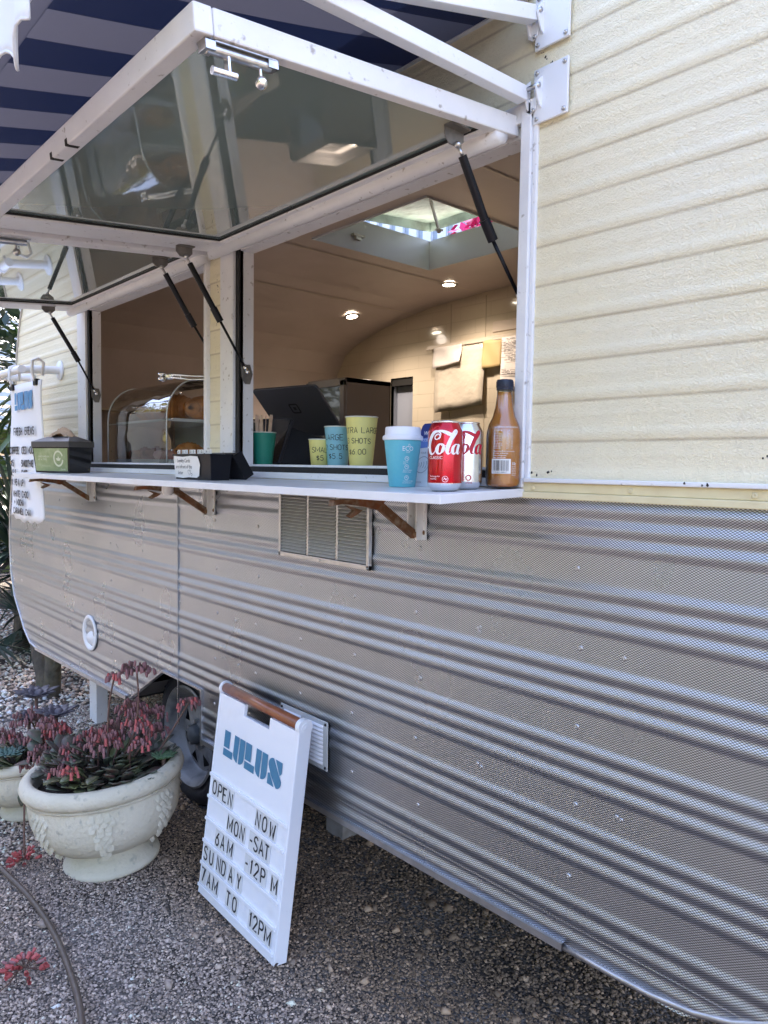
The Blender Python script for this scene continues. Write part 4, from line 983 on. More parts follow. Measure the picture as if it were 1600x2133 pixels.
b.ribbon([(.013+p[0], .094+p[1]) for p in arc(0, 0, .002, .003, 0, 360, 8)], .0007, f)
for z in (.0645, .046, .0215):
    b.ribbon([(.008+p[0], z+p[1]) for p in arc(0, 0, .0046, .0046, 0, 360, 14)], .0009, f); b.ribbon([(.0055, z), (.008, z+.002), (.010, z-.002)], .0008, f)
    ptext(b, ('HOME', 'RECYCLABLE', 'COMPOSTABLE')[(.0645, .046, .0215).index(z)], .0, z-.009, .0037, f); ptext(b, ('100%', 'PAPER LINER', 'IN HOME BINS')[(.0645, .046, .0215).index(z)], -.001, z-.013, .0035, f)
b.build('cup_print', print_white, tc_)
# ---- tap-to-pay stand
ts = thing('payment_stand', 'white and dark blue tap to pay sign stand behind the red can', 'sign stand', (-1.20, -.085, SH(-.085)+.0004))
TM = Matrix.Rotation(rad(-18), 4, 'X')
TP = lambda u, v, d=0: tuple(TM @ Vector((u, -d, v)))
b = MB(); wB, wT = .098, .072; poly = [(-wB, 0), (wB, 0), (wB, .004), (wT, .150), (wT-.006, .156), (-wT+.006, .156), (-wT, .150), (-wB, .004)]
b.prism(poly, lambda u, v: TP(u, v, -.003), lambda u, v: TP(u, v, 0)); b.build('stand_face', pbr('stand_white', (.78, .80, .84), .3), ts)
b = MB(); b.flat([(-.0795, .092), (.0795, .105), (wT, .150), (wT-.006, .1555), (-wT+.006, .1555), (-wT, .150)], lambda u, v: TP(u, v, .0008)); b.build('mid_blue_band', pbr('band_blue', (.10, .22, .60), .3), ts)
b = MB(); b.flat([(-.0755, .116), (.0745, .136), (wT, .150), (wT-.006, .1555), (-wT+.006, .1555), (-wT, .150)], lambda u, v: TP(u, v, .0016)); b.build('navy_band', pbr('band_navy', (.010, .03, .19), .3), ts)
b = MB(); cc = (-.040, .052)
b.ribbon([(cc[0]+p[0], cc[1]+p[1]) for p in arc(0, 0, .020, .020, 0, 360, 26)], .0012, lambda u, v: TP(u, v, .0024))
for k in range(4): b.ribbon([(cc[0]-.013+k*.0062+p[0], cc[1]+p[1]) for p in arc(-.004, 0, .006+.002*k, .007+.0022*k, -42, 42, 6)], .0013, lambda u, v: TP(u, v, .0024))
ptext(b, 'TAP YOUR CARD', -.070, .079, .0070, lambda u, v: TP(u, v, .0024)); ptext(b, 'payments', -.050, .008, .0055, lambda u, v: TP(u, v, .0024)); b.build('stand_print', pbr('print_grey', (.18, .2, .24), .4), ts)
b = MB(); ptext(b, 'WE', -.060, .126, .014, lambda u, v: TP(u, v, .0024)); ptext(b, 'ACCEPT', -.066, .110, .009, lambda u, v: TP(u, v, .0024)); b.build('stand_print', print_white, ts)
b = MB(); b.add([TP(-wB+.01, 0, -.003), TP(wB-.01, 0, -.003), (wB-.01, .075, .0), (-wB+.01, .075, .0), TP(-wT+.01, .12, -.0035), TP(wT-.01, .12, -.0035)], [(0,1,2,3), (3,2,5,4)]); b.build('stand_back', MATS['stand_white'], ts)
# ---- loyalty card box
lb = thing('card_box', 'black index card box full of lettered dividers with a handwritten note on its front', 'card box', (-2.075, -.195, SH(-.195)+.0006), rad(0))
b = MB()
bl, bw, bh = .118, .030, .078
def taper(z0, z1, a0, b0, a1, b1): return [(-a0,-b0,z0),(a0,-b0,z0),(a0,b0,z0),(-a0,b0,z0),(-a1,-b1,z1),(a1,-b1,z1),(a1,b1,z1),(-a1,b1,z1)]
QB = [(0,3,2,1),(4,5,6,7),(0,1,5,4),(1,2,6,5),(2,3,7,6),(3,0,4,7)]
b.add(taper(0, bh, bl*.95, bw, bl, bw+.006), QB[:1]+QB[2:]); b.add(taper(.004, bh, bl*.93, bw-.003, bl-.004, bw+.002), [(0,1,2,3), (0,4,5,1), (1,5,6,2), (2,6,7,3), (3,7,4,0)])
b.add(taper(bh-.006, bh, bl+.003, bw+.009, bl+.003, bw+.009)[:4]+taper(bh-.006, bh, bl+.003, bw+.009, bl+.003, bw+.009)[4:], [(0,1,5,4), (1,2,6,5), (3,0,4,7)])
b.build('box_body', black, lb, bevel=.001)
b = MB(); lm = Matrix.Translation((0, bw+.010, bh-.004)) @ Matrix.Rotation(rad(-58), 4, 'X')
b.box((-bl-.004, 0, -.003), (bl+.004, .006+.078, 0), lm); b.box((-bl-.004, 0, 0), (-bl-.001, .084, .030), lm); b.box((bl+.001, 0, 0), (bl+.004, .084, .030), lm); b.box((-bl-.004, .081, 0), (bl+.004, .084, .030), lm); b.box((-bl-.004, 0, 0), (bl+.004, .003, .018), lm)
for k in range(9): b.box((-bl+.01+k*.025, .084, .006), (-bl+.016+k*.025, .0865, .028), lm)
b.build('box_lid', black, lb, bevel=.001)
paper = pbr('white_card', (.78, .77, .74), .7)
for k in range(9):
    b = MB(); x = -bl+.012+k*.025
    b.box((x, -bw+.004, .01), (x+.0012, bw-.004, bh+.001)); b.box((x-.009, -bw+.006+(k % 2)*.003, bh-.002), (x+.009, -bw+.0072+(k % 2)*.003, bh+.013))
    b.mi = 1; ptext(b, 'ABCDEFGHI'[k], x-.004, bh+.003, .011, lambda u, v: (u, -bw+.0052+(k % 2)*.003, v)); b.build('divider_card', [paper, ink], lb)
nb = MB(); NF = lambda u, v: (u, -bw-.0012-(v/bh)*.0065-.0012, v)
rs = random.Random(5); poly = [(-.110, .006), (-.06, .004), (-.02, .007), (.030, .006), (.046, .012), (.050, .03), (.056, .045), (.050, .060), (.044, .070), (.0, .072), (-.05, .069), (-.112, .072)]
nb.flat(poly, NF); nb.build('handwritten_note', paper, lb)
nb = MB(); NF2 = lambda u, v: (u, NF(u, v)[1]-.0006, v)
for i, (s_, dx) in enumerate((('Loyalty Cards', .0), ('are infront of the', -.012), ('letter', .0))):
    ptext(nb, s_, -.090+dx, .052-.0185*i, .0165, NF2, .92, .15)
hx, hy = -.015, .022
nb.ribbon([(hx, hy-.009), (hx-.009, hy+.001), (hx-.008, hy+.006), (hx-.003, hy+.007), (hx, hy+.002), (hx+.003, hy+.007), (hx+.008, hy+.006), (hx+.009, hy+.001), (hx, hy-.009)], .0010, NF2)
nb.ribbon([(hx+.014, hy-.012), (hx+.009, hy-.006), (hx+.012, hy-.002), (hx+.014, hy-.005), (hx+.017, hy-.002), (hx+.019, hy-.006), (hx+.014, hy-.012)], .0010, NF2)
nb.build('note_writing', ink, lb)
# ---- napkin dispenser
nd = thing('napkin_dispenser', 'smoky black napkin dispenser with a green front card at the far end of the shelf', 'dispenser', (-3.385, -.172, SH(-.17)+.0006), rad(18))
smoke = pbr('smoky_plastic', (.02, .018, .018), .15, coat=.4)
b = MB(); X, Y_ = .125, .062
b.add(taper(.0, .112, X*.90, Y_*.86, X, Y_), [(0,3,2,1)]+[(1,2,6,5),(2,3,7,6),(3,0,4,7),(0,1,5,4)]); b.build('dispenser_body', smoke, nd, bevel=.002)
b = MB(); b.box((-X-.003, -Y_-.003, .112), (X+.003, Y_+.003, .136)); b.add([(-X-.003,-Y_-.003,.136),(X+.003,-Y_-.003,.136),(X+.003,Y_+.003,.136),(-X-.003,Y_+.003,.136),(-X*.6,-Y_*.35,.158),(X*.6,-Y_*.35,.158),(X*.6,Y_*.35,.158),(-X*.6,Y_*.35,.158)], [(4,5,6,7),(0,1,5,4),(1,2,6,5),(2,3,7,6),(3,0,4,7)]); b.build('dispenser_lid', pbr('lid_dark', (.085, .078, .075), .35), nd, bevel=.002)
DF = lambda u, v: (u, -Y_*(.86+.14*v/.112)-.0015, v)
b = MB(); b.flat([(-X*.84, .008), (X*.86, .008), (X*.93, .106), (-X*.92, .106)], DF); b.build('front_card', pbr('card_green', (.27, .33, .15), .4, coat=.3, var=(40, .8, (.42, .45, .26)), var2=(9, .6, (.16, .22, .09))), nd)
b = MB(); D2 = lambda u, v: (u, DF(u, v)[1]-.0006, v)
b.ribbon([(.052+p[0], .062+p[1]) for p in arc(0, 0, .029, .031, 20, 350, 26)], .008, D2)
for a in (90, 35, 145): b.flat([(.052+.019*math.cos(rad(a))*t_+w_*math.sin(rad(a)), .052+.022*math.sin(rad(a))*t_-w_*math.cos(rad(a))) for t_, w_ in ((0, 0), (.5, .0055), (1, 0), (.5, -.0055))], D2)
b.build('leaf_logo', pbr('card_cream', (.62, .62, .46), .5), nd)
b = MB(); ptext(b, 'ONE NAPKIN', -.085, .066, .0125, D2); ptext(b, 'AT A TIME', -.085, .054, .0125, D2); ptext(b, 'less waste, more trees', -.06, .028, .006, D2); ptext(b, 'thanks', .062, .012, .013, D2); b.build('card_lettering', MATS['card_cream'], nd)
np_ = MB(); rs = random.Random(9)
P = [[(-.075+.15*i/9+.012*math.sin(j*2.1+i), -.03+.06*j/6+.004*math.sin(i*1.3), .150+.046*math.sin(math.pi*(i+.6)/10.5)*(1-abs(j-3)/5)+rs.uniform(-.006, .008)) for i in range(10)] for j in range(7)]
np_.grid(P); nap = np_.build('paper_napkin', pbr('kraft_paper', (.50, .36, .25), .8), None); nap.location = (-3.385, -.172, SH(-.17)); nap.rotation_euler = (0, 0, rad(18))
tag(nap, 'crumpled brown paper napkin sticking out of the dispenser', 'napkin')

# ================================================================== THINGS BEHIND THE WINDOW SILL
def cup(name, label, x, y, z, r0, r1, h, mat, lines=None, fs=.016, a_off=0, group=None):
    t = thing(name, label, 'paper cup', (x, y, z), group=group)
    b = MB(); b.lathe([(.0001, .004), (r0*.94, .004), (r0*.96, 0), (r0, .0005), (r1, h), (r1-.001, h), (r0*.97, .006)], n=44); b.build('cup_body', mat, t, smooth=True, angle=60)
    b = MB(); b.lathe([(r1+.0018*math.cos(a), h+.0018*math.sin(a)) for a in [2*math.pi*k/8 for k in range(9)]], n=44); b.build('rolled_rim', pbr('cup_rim', (.78, .77, .70), .5), t, smooth=True)
    if lines:
        ck_ = lambda z_: r0+(r1-r0)*z_/h; a0 = facing(x, y)+a_off
        f_ = lambda s, z_: ((ck_(z_)+.0005)*math.cos(a0+s/ck_(z_)), (ck_(z_)+.0005)*math.sin(a0+s/ck_(z_)), z_)
        b = MB()
        for s_, sx_, z_, sz in lines: strokes(b, s_, sx_, z_, sz, f_, .0017, asp=.62, gap=.22, jit=.05)
        b.build('marker_writing', ink, t)
    return t
SZ = 1.4035
yel = pbr('cup_yellow', (.78, .72, .25), .5, var=(140, .3, (.72, .66, .28))); blu = pbr('cup_blue', (.22, .50, .62), .5, var=(140, .3, (.28, .55, .66))); grn = pbr('cup_green', (.02, .24, .17), .45, var=(140, .4, (.03, .28, .2)))
cup('paper_cup', 'small yellow paper cup marked SMALL $5', -1.868, .100, SZ-.006, .0265, .0345, .085, yel, [('SMALL', -.026, .045, .0155), ('$5', -.010, .020, .0145)], group='marked sample cups on the sill')
cup('paper_cup', 'blue paper cup marked LARGE 2 SHOTS between two yellow cups', -1.815, .130, SZ-.006, .031, .042, .124, blu, [('LARGE', -.045, .083, .0165), ('2 SHOTS', -.043, .053, .0155), ('$5.5', -.026, .026, .0155)], group='marked sample cups on the sill', a_off=-.12)
cup('paper_cup', 'largest yellow paper cup marked EXTRA LARGE 3 SHOTS', -1.690, .120, SZ-.006, .0335, .0478, .148, yel, [('EXTRA LARGE', -.074, .100, .0160), ('3 SHOTS', -.050, .070, .0150), ('$6.00', -.040, .038, .0150)], group='marked sample cups on the sill', a_off=-.05)
cup('paper_cup', 'green paper cup holding wooden stir sticks beside the left jamb', -2.215, .115, SZ-.006, .031, .0440, .116, grn)
wood = pbr('birch_wood', (.74, .54, .38), .6, var=(60, .5, (.44, .27, .17)))
rs = random.Random(2); st0 = None
sb = MB(); sb.prism([(-.0045, 0), (.0045, 0), (.005, .150), (.0038, .160), (0, .165), (-.0038, .160), (-.005, .150)], lambda u, v: (u, -.0009, v), lambda u, v: (u, .0009, v)); me_st = sb.mesh('stirrer', wood)
for k in range(11):
    a = 2.2*k; rr = .010+.014*rs.random(); o = bpy.data.objects.new('wooden_stirrer', me_st); COL.objects.link(o)
    dx, dy = rr*math.cos(a), rr*math.sin(a)
    o.location = (-2.215+dx*.8, .115+dy*.8, SZ+.008); o.rotation_euler = (-dy*4.5, dx*5.0+(.06 if k > 7 else 0), rs.uniform(-.6, 1.4))
    tag(o, 'pale wooden coffee stirrer standing in the green paper cup', 'stirrer', 'stirrers in the green cup')
# ---- point of sale terminal
dark_al = pbr('dark_anodised', (.055, .06, .075), .35, .4); scr = pbr('black_glass', (.008, .009, .014), .06, coat=1.0)
ps = thing('payment_terminal', 'dark grey point of sale tablet tilted back above a customer display', 'till', (-2.26, .22, SZ-.006))
def rrect(w_, h_, r_, n=4): return [(sx*(w_/2-r_)+r_*math.cos(rad(a)), sy*(h_/2-r_)+r_*math.sin(rad(a))) for (sx, sy, s0) in ((1, 1, 0), (-1, 1, 90), (-1, -1, 180), (1, -1, 270)) for a in [s0+90*k/n for k in range(n+1)]]
cd_ = Vector((-2.315, .20, 1.49)) - Vector((-2.26, .22, SZ-.006))
CM = Matrix.Translation(cd_) @ Matrix.Rotation(rad(14), 4, 'Z') @ Matrix.Rotation(rad(-24), 4, 'X')
b = MB(); b.prism(rrect(.170, .185, .014), lambda u, v: tuple(CM @ Vector((u, .012, v))), lambda u, v: tuple(CM @ Vector((u, 0, v)))); b.build('customer_display', dark_al, ps, bevel=.0015)
b = MB(); b.prism(rrect(.158, .173, .010), lambda u, v: tuple(CM @ Vector((u, 0, v))), lambda u, v: tuple(CM @ Vector((u, -.0015, v)))); b.build('display_glass', scr, ps)
b = MB(); b.box((-.079, -.0024, -.062), (.079, -.0016, -.0605), CM); b.box((-.018, -.003, -.075), (.018, -.0016, -.072), CM); b.build('card_slot', rubber, ps)
b = MB(); ptext(b, 'WELCOME', -.028, .0, .013, lambda u, v: tuple(CM @ Vector((u, -.0020, v)))); b.build('display_text', pbr('dim_text', (.05, .055, .07), .3), ps)
b = MB(); b.add([tuple(CM @ Vector(p)) for p in ((-.06, .012, -.085), (.08, .012, -.085), (.08, .012, .06), (-.06, .012, .06))]+[(-.03, .20, .0), (.12, .17, .0), (.10, .13, .10), (-.02, .15, .10)], QB); b.build('stand', black, ps, bevel=.003)
tp = Vector((-2.315, .33, 1.600)) - Vector((-2.26, .22, SZ-.006))
T2 = Matrix.Translation(tp) @ Matrix.Rotation(rad(10), 4, 'Z') @ Matrix.Rotation(rad(44), 4, 'X')
b = MB(); b.prism(rrect(.335, .235, .016), lambda u, v: tuple(T2 @ Vector((u, .010, v))), lambda u, v: tuple(T2 @ Vector((u, 0, v)))); b.build('tablet', pbr('slate_alu', (.10, .105, .125), .38, .5), ps, bevel=.002)
b = MB(); F3 = lambda u, v: tuple(T2 @ Vector((u+.0, -.0008, v)))
b.ribbon([(p[0], p[1]+.02) for p in rrect(.040, .040, .006)]+[(rrect(.040, .040, .006)[0][0], rrect(.040, .040, .006)[0][1]+.02)], .007, F3); b.flat([(-.007, .013), (.007, .013), (.007, .027), (-.007, .027)], F3); b.build('square_emblem', rubber, ps)
# ---- steel milk fridge / urn box behind
ub = thing('steel_cabinet', 'brown tinted steel countertop cabinet with open dark front behind the till', 'cabinet', (-2.36, .60, 1.397))
bs = pbr('brushed_brown_steel', (.25, .20, .17), .38, .6, var=(3, .5, (.20, .16, .135)))
b = MB(); b.box((.115, -.10, 0), (.125, .13, .345)); b.box((-.125, -.10, 0), (-.115, .13, .345)); b.box((-.125, -.10, .325), (.125, .13, .345)); b.box((-.125, .12, 0), (.125, .13, .345)); b.box((-.125, -.10, 0), (.125, .13, .012)); ubo = b.build('cabinet_body', bs, ub, bevel=.002)
b = MB()
for a_, b_ in (((-.122, -.112, .02), (-.098, -.101, .335)), ((.098, -.112, .02), (.124, -.101, .335)), ((-.122, -.112, .313), (.124, -.101, .337)), ((-.122, -.112, .02), (.124, -.101, .04))): b.box(a_, b_)
b.build('door_frame', bs, ub, bevel=.0015)
b = MB(); b.box((-.098, -.106, .04), (.098, -.103, .313)); b.build('dark_front_sheet', pbr('front_opening_dark', (.02, .018, .02), .12, coat=1), ub)  # opaque dark sheet across the open front, standing for its shaded interior
b = MB(); b.box((-.11, .0, .16), (.11, .10, .164)); b.build('shelf', steel, ub)
# white cloth hanging at the back left, knock box
jb = thing('storage_jar', 'beige canvas bag standing inside behind the left window', 'bag', (-3.62, .55, 1.397)) if False else None
b = MB(); prf = [(.0001, 0), (.14, 0), (.16, .04), (.155, .14), (.12, .22), (.06, .26), (.0001, .27)]
b.lathe(prf, (-4.02, .50, 1.397), 28, Matrix.Diagonal((1, .8, 1))); o = b.build('canvas_bag', pbr('canvas_beige', (.50, .40, .32), .9, bump=(12, .02)), None, smooth=True); tag(o, 'rounded beige canvas bag standing behind the pastry case', 'bag')
b = MB(); b.box((-4.28, .85, 1.397), (-3.9, 1.15, 1.66)); b.box((-4.26, .84, 1.60), (-3.92, .85, 1.64)); o = b.build('espresso_machine', pbr('machine_dark', (.02, .03, .035), .3, .3), None, bevel=.008); tag(o, 'dark coffee machine at the back behind the left window', 'coffee machine')
# shelf line on far wall of left window
b = MB(); b.box((-4.335, .3, 1.70), (-4.20, 2.0, 1.712)); b.build('wall_shelf', inner_wall, van)

# ================================================================== PASTRY CASE
pc = thing('pastry_case', 'clear curved acrylic pastry display case on the sill of the left window', 'display case', (-3.225, .09, SZ-.006))
edge_m = pbr('acrylic_edge', (.62, .66, .68), .12, coat=.6)
cw, ch_, cdp = .312, .365, .34
prof = [(0, 0), (0, .20)]+[(.150-.150*math.cos(rad(a)), .20+.165*math.sin(rad(a))) for a in range(8, 91, 8)]+[(.18, .365), (cdp, .365)]
b = MB(); b.grid([[(-cw+2*cw*i/2, p[0], p[1]) for i in range(3)] for p in prof]); b.build('curved_front', acr, pc, smooth=True)
side = prof+[(cdp, 0)]
acr_s = glass_m.copy(); acr_s.name = 'side_acrylic'
b = MB(); b.flat(side, lambda y, z: (cw, y, z)); b.build('side_panel', acr_s, pc)
b = MB(); b.flat(side, lambda y, z: (-cw, y, z)); b.build('side_panel', acr, pc)
for x in (cw, -cw):
    b = MB(); b.tube([(x, p[0], p[1]) for p in prof], .0035, 6); b.build('edge_strip', edge_m, pc, smooth=True)
b = MB(); b.box((-cw, .004, .182), (cw, cdp-.01, .187)); mid = b.build('middle_shelf', pbr('shelf_clear', (.72, .76, .78), .15, coat=.4), pc)
b = MB(); b.box((-cw, .002, .0), (cw, cdp, .008)); b.build('case_floor', MATS['shelf_clear'], pc)
b = MB(); b.box((-cw+.02, .03, .009), (cw-.02, cdp-.03, .022)); b.box((-cw+.02, .03, .188), (cw-.02, cdp-.03, .196)); b.build('white_tray', white_plastic, pc)
b = MB()
for x in (cw+.003, -cw-.003):
    for y, z in ((.02, .06), (.02, .19), (.06, .30), (.30, .06)): b.tube([(x-.008, y, z), (x+.008, y, z)], .004, 8)
b.build('case_pins', chrome, pc, smooth=True)['kind'] = 'stuff'
b = MB(); b.box((-cw+.01, cdp-.004, .01), (cw-.01, cdp, .30)); b.build('rear_door', pbr('rear_panel', (.62, .64, .66), .4), pc)  # rear door made opaque and pale to brighten the inside of the case
crust = pbr('croissant_crust', (.66, .27, .07), .38, coat=.35, var=(22, .9, (.28, .09, .02)), var2=(60, .6, (.72, .38, .13), .55, .75), bump=(70, .002))
def croissant_mesh(nm, L_=.16, R_=.045, ridges=9, bend=.7):
    b = MB(); n = 60; k = 16; P = []
    for i in range(n+1):
        t = i/n; a = (t-.5)*bend*2.4; env = math.sin(math.pi*min(1, max(0, t*.96+.02)))**.75
        saw = ((t*ridges) % 1); lay = 1+.16*(saw if t < .5 else 1-saw)-.06
        r_ = R_*env*lay+.003; cx__, cy__ = L_*.55*math.sin(a), L_*.32*(math.cos(a)-1)
        ta = Vector((math.cos(a), -math.sin(a), 0)); na = Vector((math.sin(a), math.cos(a), 0))
        P.append([tuple(Vector((cx__, cy__, R_*.8))+na*r_*math.cos(2*math.pi*j/k)+Vector((0, 0, 1))*r_*.85*math.sin(2*math.pi*j/k)) for j in range(k+1)])
    b.grid(P); return b.mesh(nm, crust, smooth=True)
cm = croissant_mesh('croissant')
cz = SZ-.006
def place_c(x, y, z, rz, s, label, me=cm, cat='croissant', grp=None, rx=0):
    o = bpy.data.objects.new('croissant', me); COL.objects.link(o); o.location = (x, y, z); o.rotation_euler = (rx, 0, rz); o.scale = (s, s, s); tag(o, label, cat, grp)
place_c(-2.985, .30, cz+.197, rad(100), 1.35, 'golden brown croissant nearest the right end of the upper case shelf')
place_c(-3.075, .21, cz+.197, rad(60), 1.45, 'largest dark baked croissant on the upper shelf behind the curved front')
place_c(-3.20, .25, cz+.197, rad(95), 1.2, 'croissant in the middle of the upper case shelf')
place_c(-3.36, .24, cz+.197, rad(75), 1.2, 'croissant at the left end of the upper case shelf')
swirl = pbr('swirl_pastry', (.36, .12, .07), .5, var=(40, .9, (.14, .05, .03)), var2=(90, .5, (.6, .3, .16)))
def swirl_mesh():
    b = MB(); 
    for q in range(5): b.lathe([(.001+.014*q, .02+.012*(1-q/5)), (.010+.014*q, .045-.006*q), (.014+.014*q, .02)], n=26)
    b.lathe([(.07, .03), (.074, .018), (.066, .0), (.0001, .0)], n=26); return b.mesh('swirl_pastry', swirl, smooth=True)
sm_ = swirl_mesh()
for i, (x, y, lb_) in enumerate(((-3.37, .20, 'left spiral pastry'), (-3.22, .19, 'middle spiral pastry'))):
    o = bpy.data.objects.new('spiral_pastry', sm_); COL.objects.link(o); o.location = (x, y, cz+.024); o.scale = (1, 1, 1.3); tag(o, lb_+' with brown rings on the lower tray of the case', 'pastry')
pinkm = pbr('pink_icing', (.72, .34, .33), .4, var=(30, .7, (.75, .55, .42)), bump=(20, .006))
b = MB(); b.lathe([(.0001, 0), (.062, 0), (.072, .016), (.064, .034), (.03, .040), (.018, .030), (.0001, .028)], n=30); o = b.build('iced_bun', pinkm, None, smooth=True); o.location = (-3.05, .17, cz+.024); tag(o, 'pink iced bun on the lower tray of the pastry case', 'bun')
place_c(-2.965, .22, cz+.024, rad(85), .95, 'croissant lying on the lower tray near the right end panel')
# tongs
tg = thing('serving_tongs', 'silver serving tongs lying on top of the pastry case', 'tongs', (-2.93, .20, cz+.358))
for s_ in (-1, 1):
    b = MB(); pts = [(-.045, -.085, .012), (-.03, -.055, .016+.006*s_), (.02, .0, .010+.008*s_), (.12, .10, .012+.004*s_), (.20, .16, .010)]
    b.tube(pts, [.013, .007, .005, .006, .007], 8); b.sphere((-.055, -.095, .012+.010*s_), .024, 12, (1, .75, .45)); b.build('tong_arm', chrome, tg, smooth=True)

# ---- papers clipped to the rail on the back wall
YP = iy1-.036
wp = pbr('sheet_white', (.70, .63, .57), .75, bump=(14, .006)); wp2 = pbr('plastic_sleeve', (.62, .54, .43), .15, coat=.5, bump=(9, .012)); tanp = pbr('tan_sheet', (.50, .36, .16), .6)
def sheet(x0, x1, z0, z1, y, mat, label, curl=.0, sk=0, nm='paper_sheet', cat='paper'):
    b = MB(); P = []
    for j in range(9):
        P.append([(x0+(x1-x0)*i/8, y-.004*math.sin(i*.9+j*.7)-curl*(1-j/8)**2*(i/8), z0+(z1-z0)*j/8+sk*(i/8)*(1-j/8)) for i in range(9)])
    b.grid(P); o = b.build(nm, mat, None, smooth=True); md = o.modifiers.new('t', 'SOLIDIFY'); md.thickness = .0012; tag(o, label, cat); return o
sheet(-3.30, -2.90, 1.745, 2.148, YP+.006, wp2, 'large blank cream sheet in a sleeve on the paper rail', .008, .03)
sheet(-3.31, -3.07, 2.02, 2.149, YP-.004, wp, 'small blank note hanging over the large cream sheet', .02, .02)
sheet(-2.91, -2.765, 1.985, 2.148, YP+.0, tanp, 'tan sheet hanging beside the printed invoice')
inv = sheet(-2.765, -2.50, 1.83, 2.149, YP-.003, wp, 'printed invoice with table lines hanging on the paper rail', .0, .02, 'printed_invoice')
b = MB(); IF = lambda u, v: (u, YP-.011, v)
rs = random.Random(11)
for k in range(24):
    z = 2.135-.0085*k
    if k in (15, 16, 17, 18, 19): continue
    x = -2.755
    while x < -2.56:
        l_ = rs.choice([.012, .02, .035]); 
        if rs.random() < .62: b.add([IF(x, z), IF(x+l_, z), IF(x+l_, z+.003), IF(x, z+.003)], [(0,1,2,3)])
        x += l_+.008
b.add([IF(-2.60, 2.09), IF(-2.54, 2.095), IF(-2.54, 2.103), IF(-2.60, 2.098)], [(0,1,2,3)]); b.add([IF(-2.76, 1.935), IF(-2.52, 1.935), IF(-2.52, 1.939), IF(-2.76, 1.939)], [(0,1,2,3)])
b.add([IF(-2.76, 1.868), IF(-2.66, 1.87), IF(-2.66, 1.878), IF(-2.76, 1.876)], [(0,1,2,3)])
pr_ = b.build('invoice_print', pbr('faded_ink', (.12, .10, .10), .6), inv)
# coiled hose near right jamb
b = MB(); pts = []
for k in range(160):
    a = k*.62; u = k/160; pts.append((-2.02+.16*(1-u)**2*0-.05*u+.012*math.cos(a), 1.45+.012*math.sin(a), 1.95-.20*u+.05*math.sin(u*3)))
b.tube(pts, .0035, 6); b.tube([(-2.07, 1.45, 1.76), (-2.075, 1.45, 1.6), (-2.06, 1.45, 1.40)], .006, 8); o = b.build('coiled_hose', rubber, None, smooth=True); tag(o, 'black coiled spring hose hanging inside behind the bottle', 'hose')

# ================================================================== HANGING MENU
mn = thing('hanging_menu', 'long white paper menu hanging from the wall rack past the shelf end', 'menu', (-3.82, -.2, 1.1), world=True)
mw = pbr('menu_paper', (.80, .81, .84), .55)
MX0, MX1 = -4.055, -3.565
b = MB(); rs = random.Random(3); P = []
for j in range(23):
    z = 1.118+(1.775-1.118)*j/22; row = []
    for i in range(15):
        x = MX0+(MX1-MX0)*i/14; zz = z+((-.010*(i/14)+rs.uniform(-.010, .010)) if j == 0 else 0); zz += (-.018 if j == 22 and 3 < i < 11 else 0)*0
        if j == 0 and i > 12: zz += .03*(i-12)/2
        if j == 0 and i < 2: zz += .02
        row.append((x, -.2+.004*math.sin(z*17+x*5), zz))
    P.append(row)
b.grid(P); ms = b.build('menu_sheet', mw, mn, smooth=True); md = ms.modifiers.new('t', 'SOLIDIFY'); md.thickness = .0025
MF = lambda u, v: (u, -.2080, v)
b = MB(); lulus(b, -3.955, 1.650, .085, MF, .27/3.78/.085); b.build('menu_logo', pbr('menu_blue', (.09, .27, .50), .5), mn)
b = MB()
for s_, x, z, h in (('FRESH  BREWS', -3.975, 1.530, .034), ('COFFEE  ICED MOCHA', -4.047, 1.440, .031), ('$5', -4.03, 1.378, .029), ('SMOOTHIE', -3.86, 1.378, .029), ('$5.5', -4.03, 1.330, .029), ('CHOC', -3.86, 1.330, .029), ('11.95 & UP', -4.03, 1.284, .029),
        ('WHITE  CHOC', -4.0, 1.228, .029), ('+ MOCHA', -3.985, 1.187, .028), ('CARAMEL  CHAI', -4.0, 1.142+.002, .028)):
    strokes(b, s_, x, z, h, MF, .0072, asp=.56, gap=.26)
b.build('menu_lettering', ink, mn)
for x in (MX0+.06, MX1-.07):
    b = MB(); b.ribbon([(0, 1.768), (0, 1.80)], .022, lambda u, v: (x+u, -.205, v)); b.tube([(x, -.203, 1.762), (x-.01, -.218, 1.81), (x-.006, -.216, 1.865), (x, -.192, 1.876), (x+.002, -.170, 1.86), (x, -.175, 1.80)], .007, 8); b.build('hanging_strap', white_arm, mn, smooth=True)
    b = MB(); b.box((x-.022, -.212, 1.752), (x+.022, -.192, 1.782)); b.build('clip', black, mn, bevel=.003)

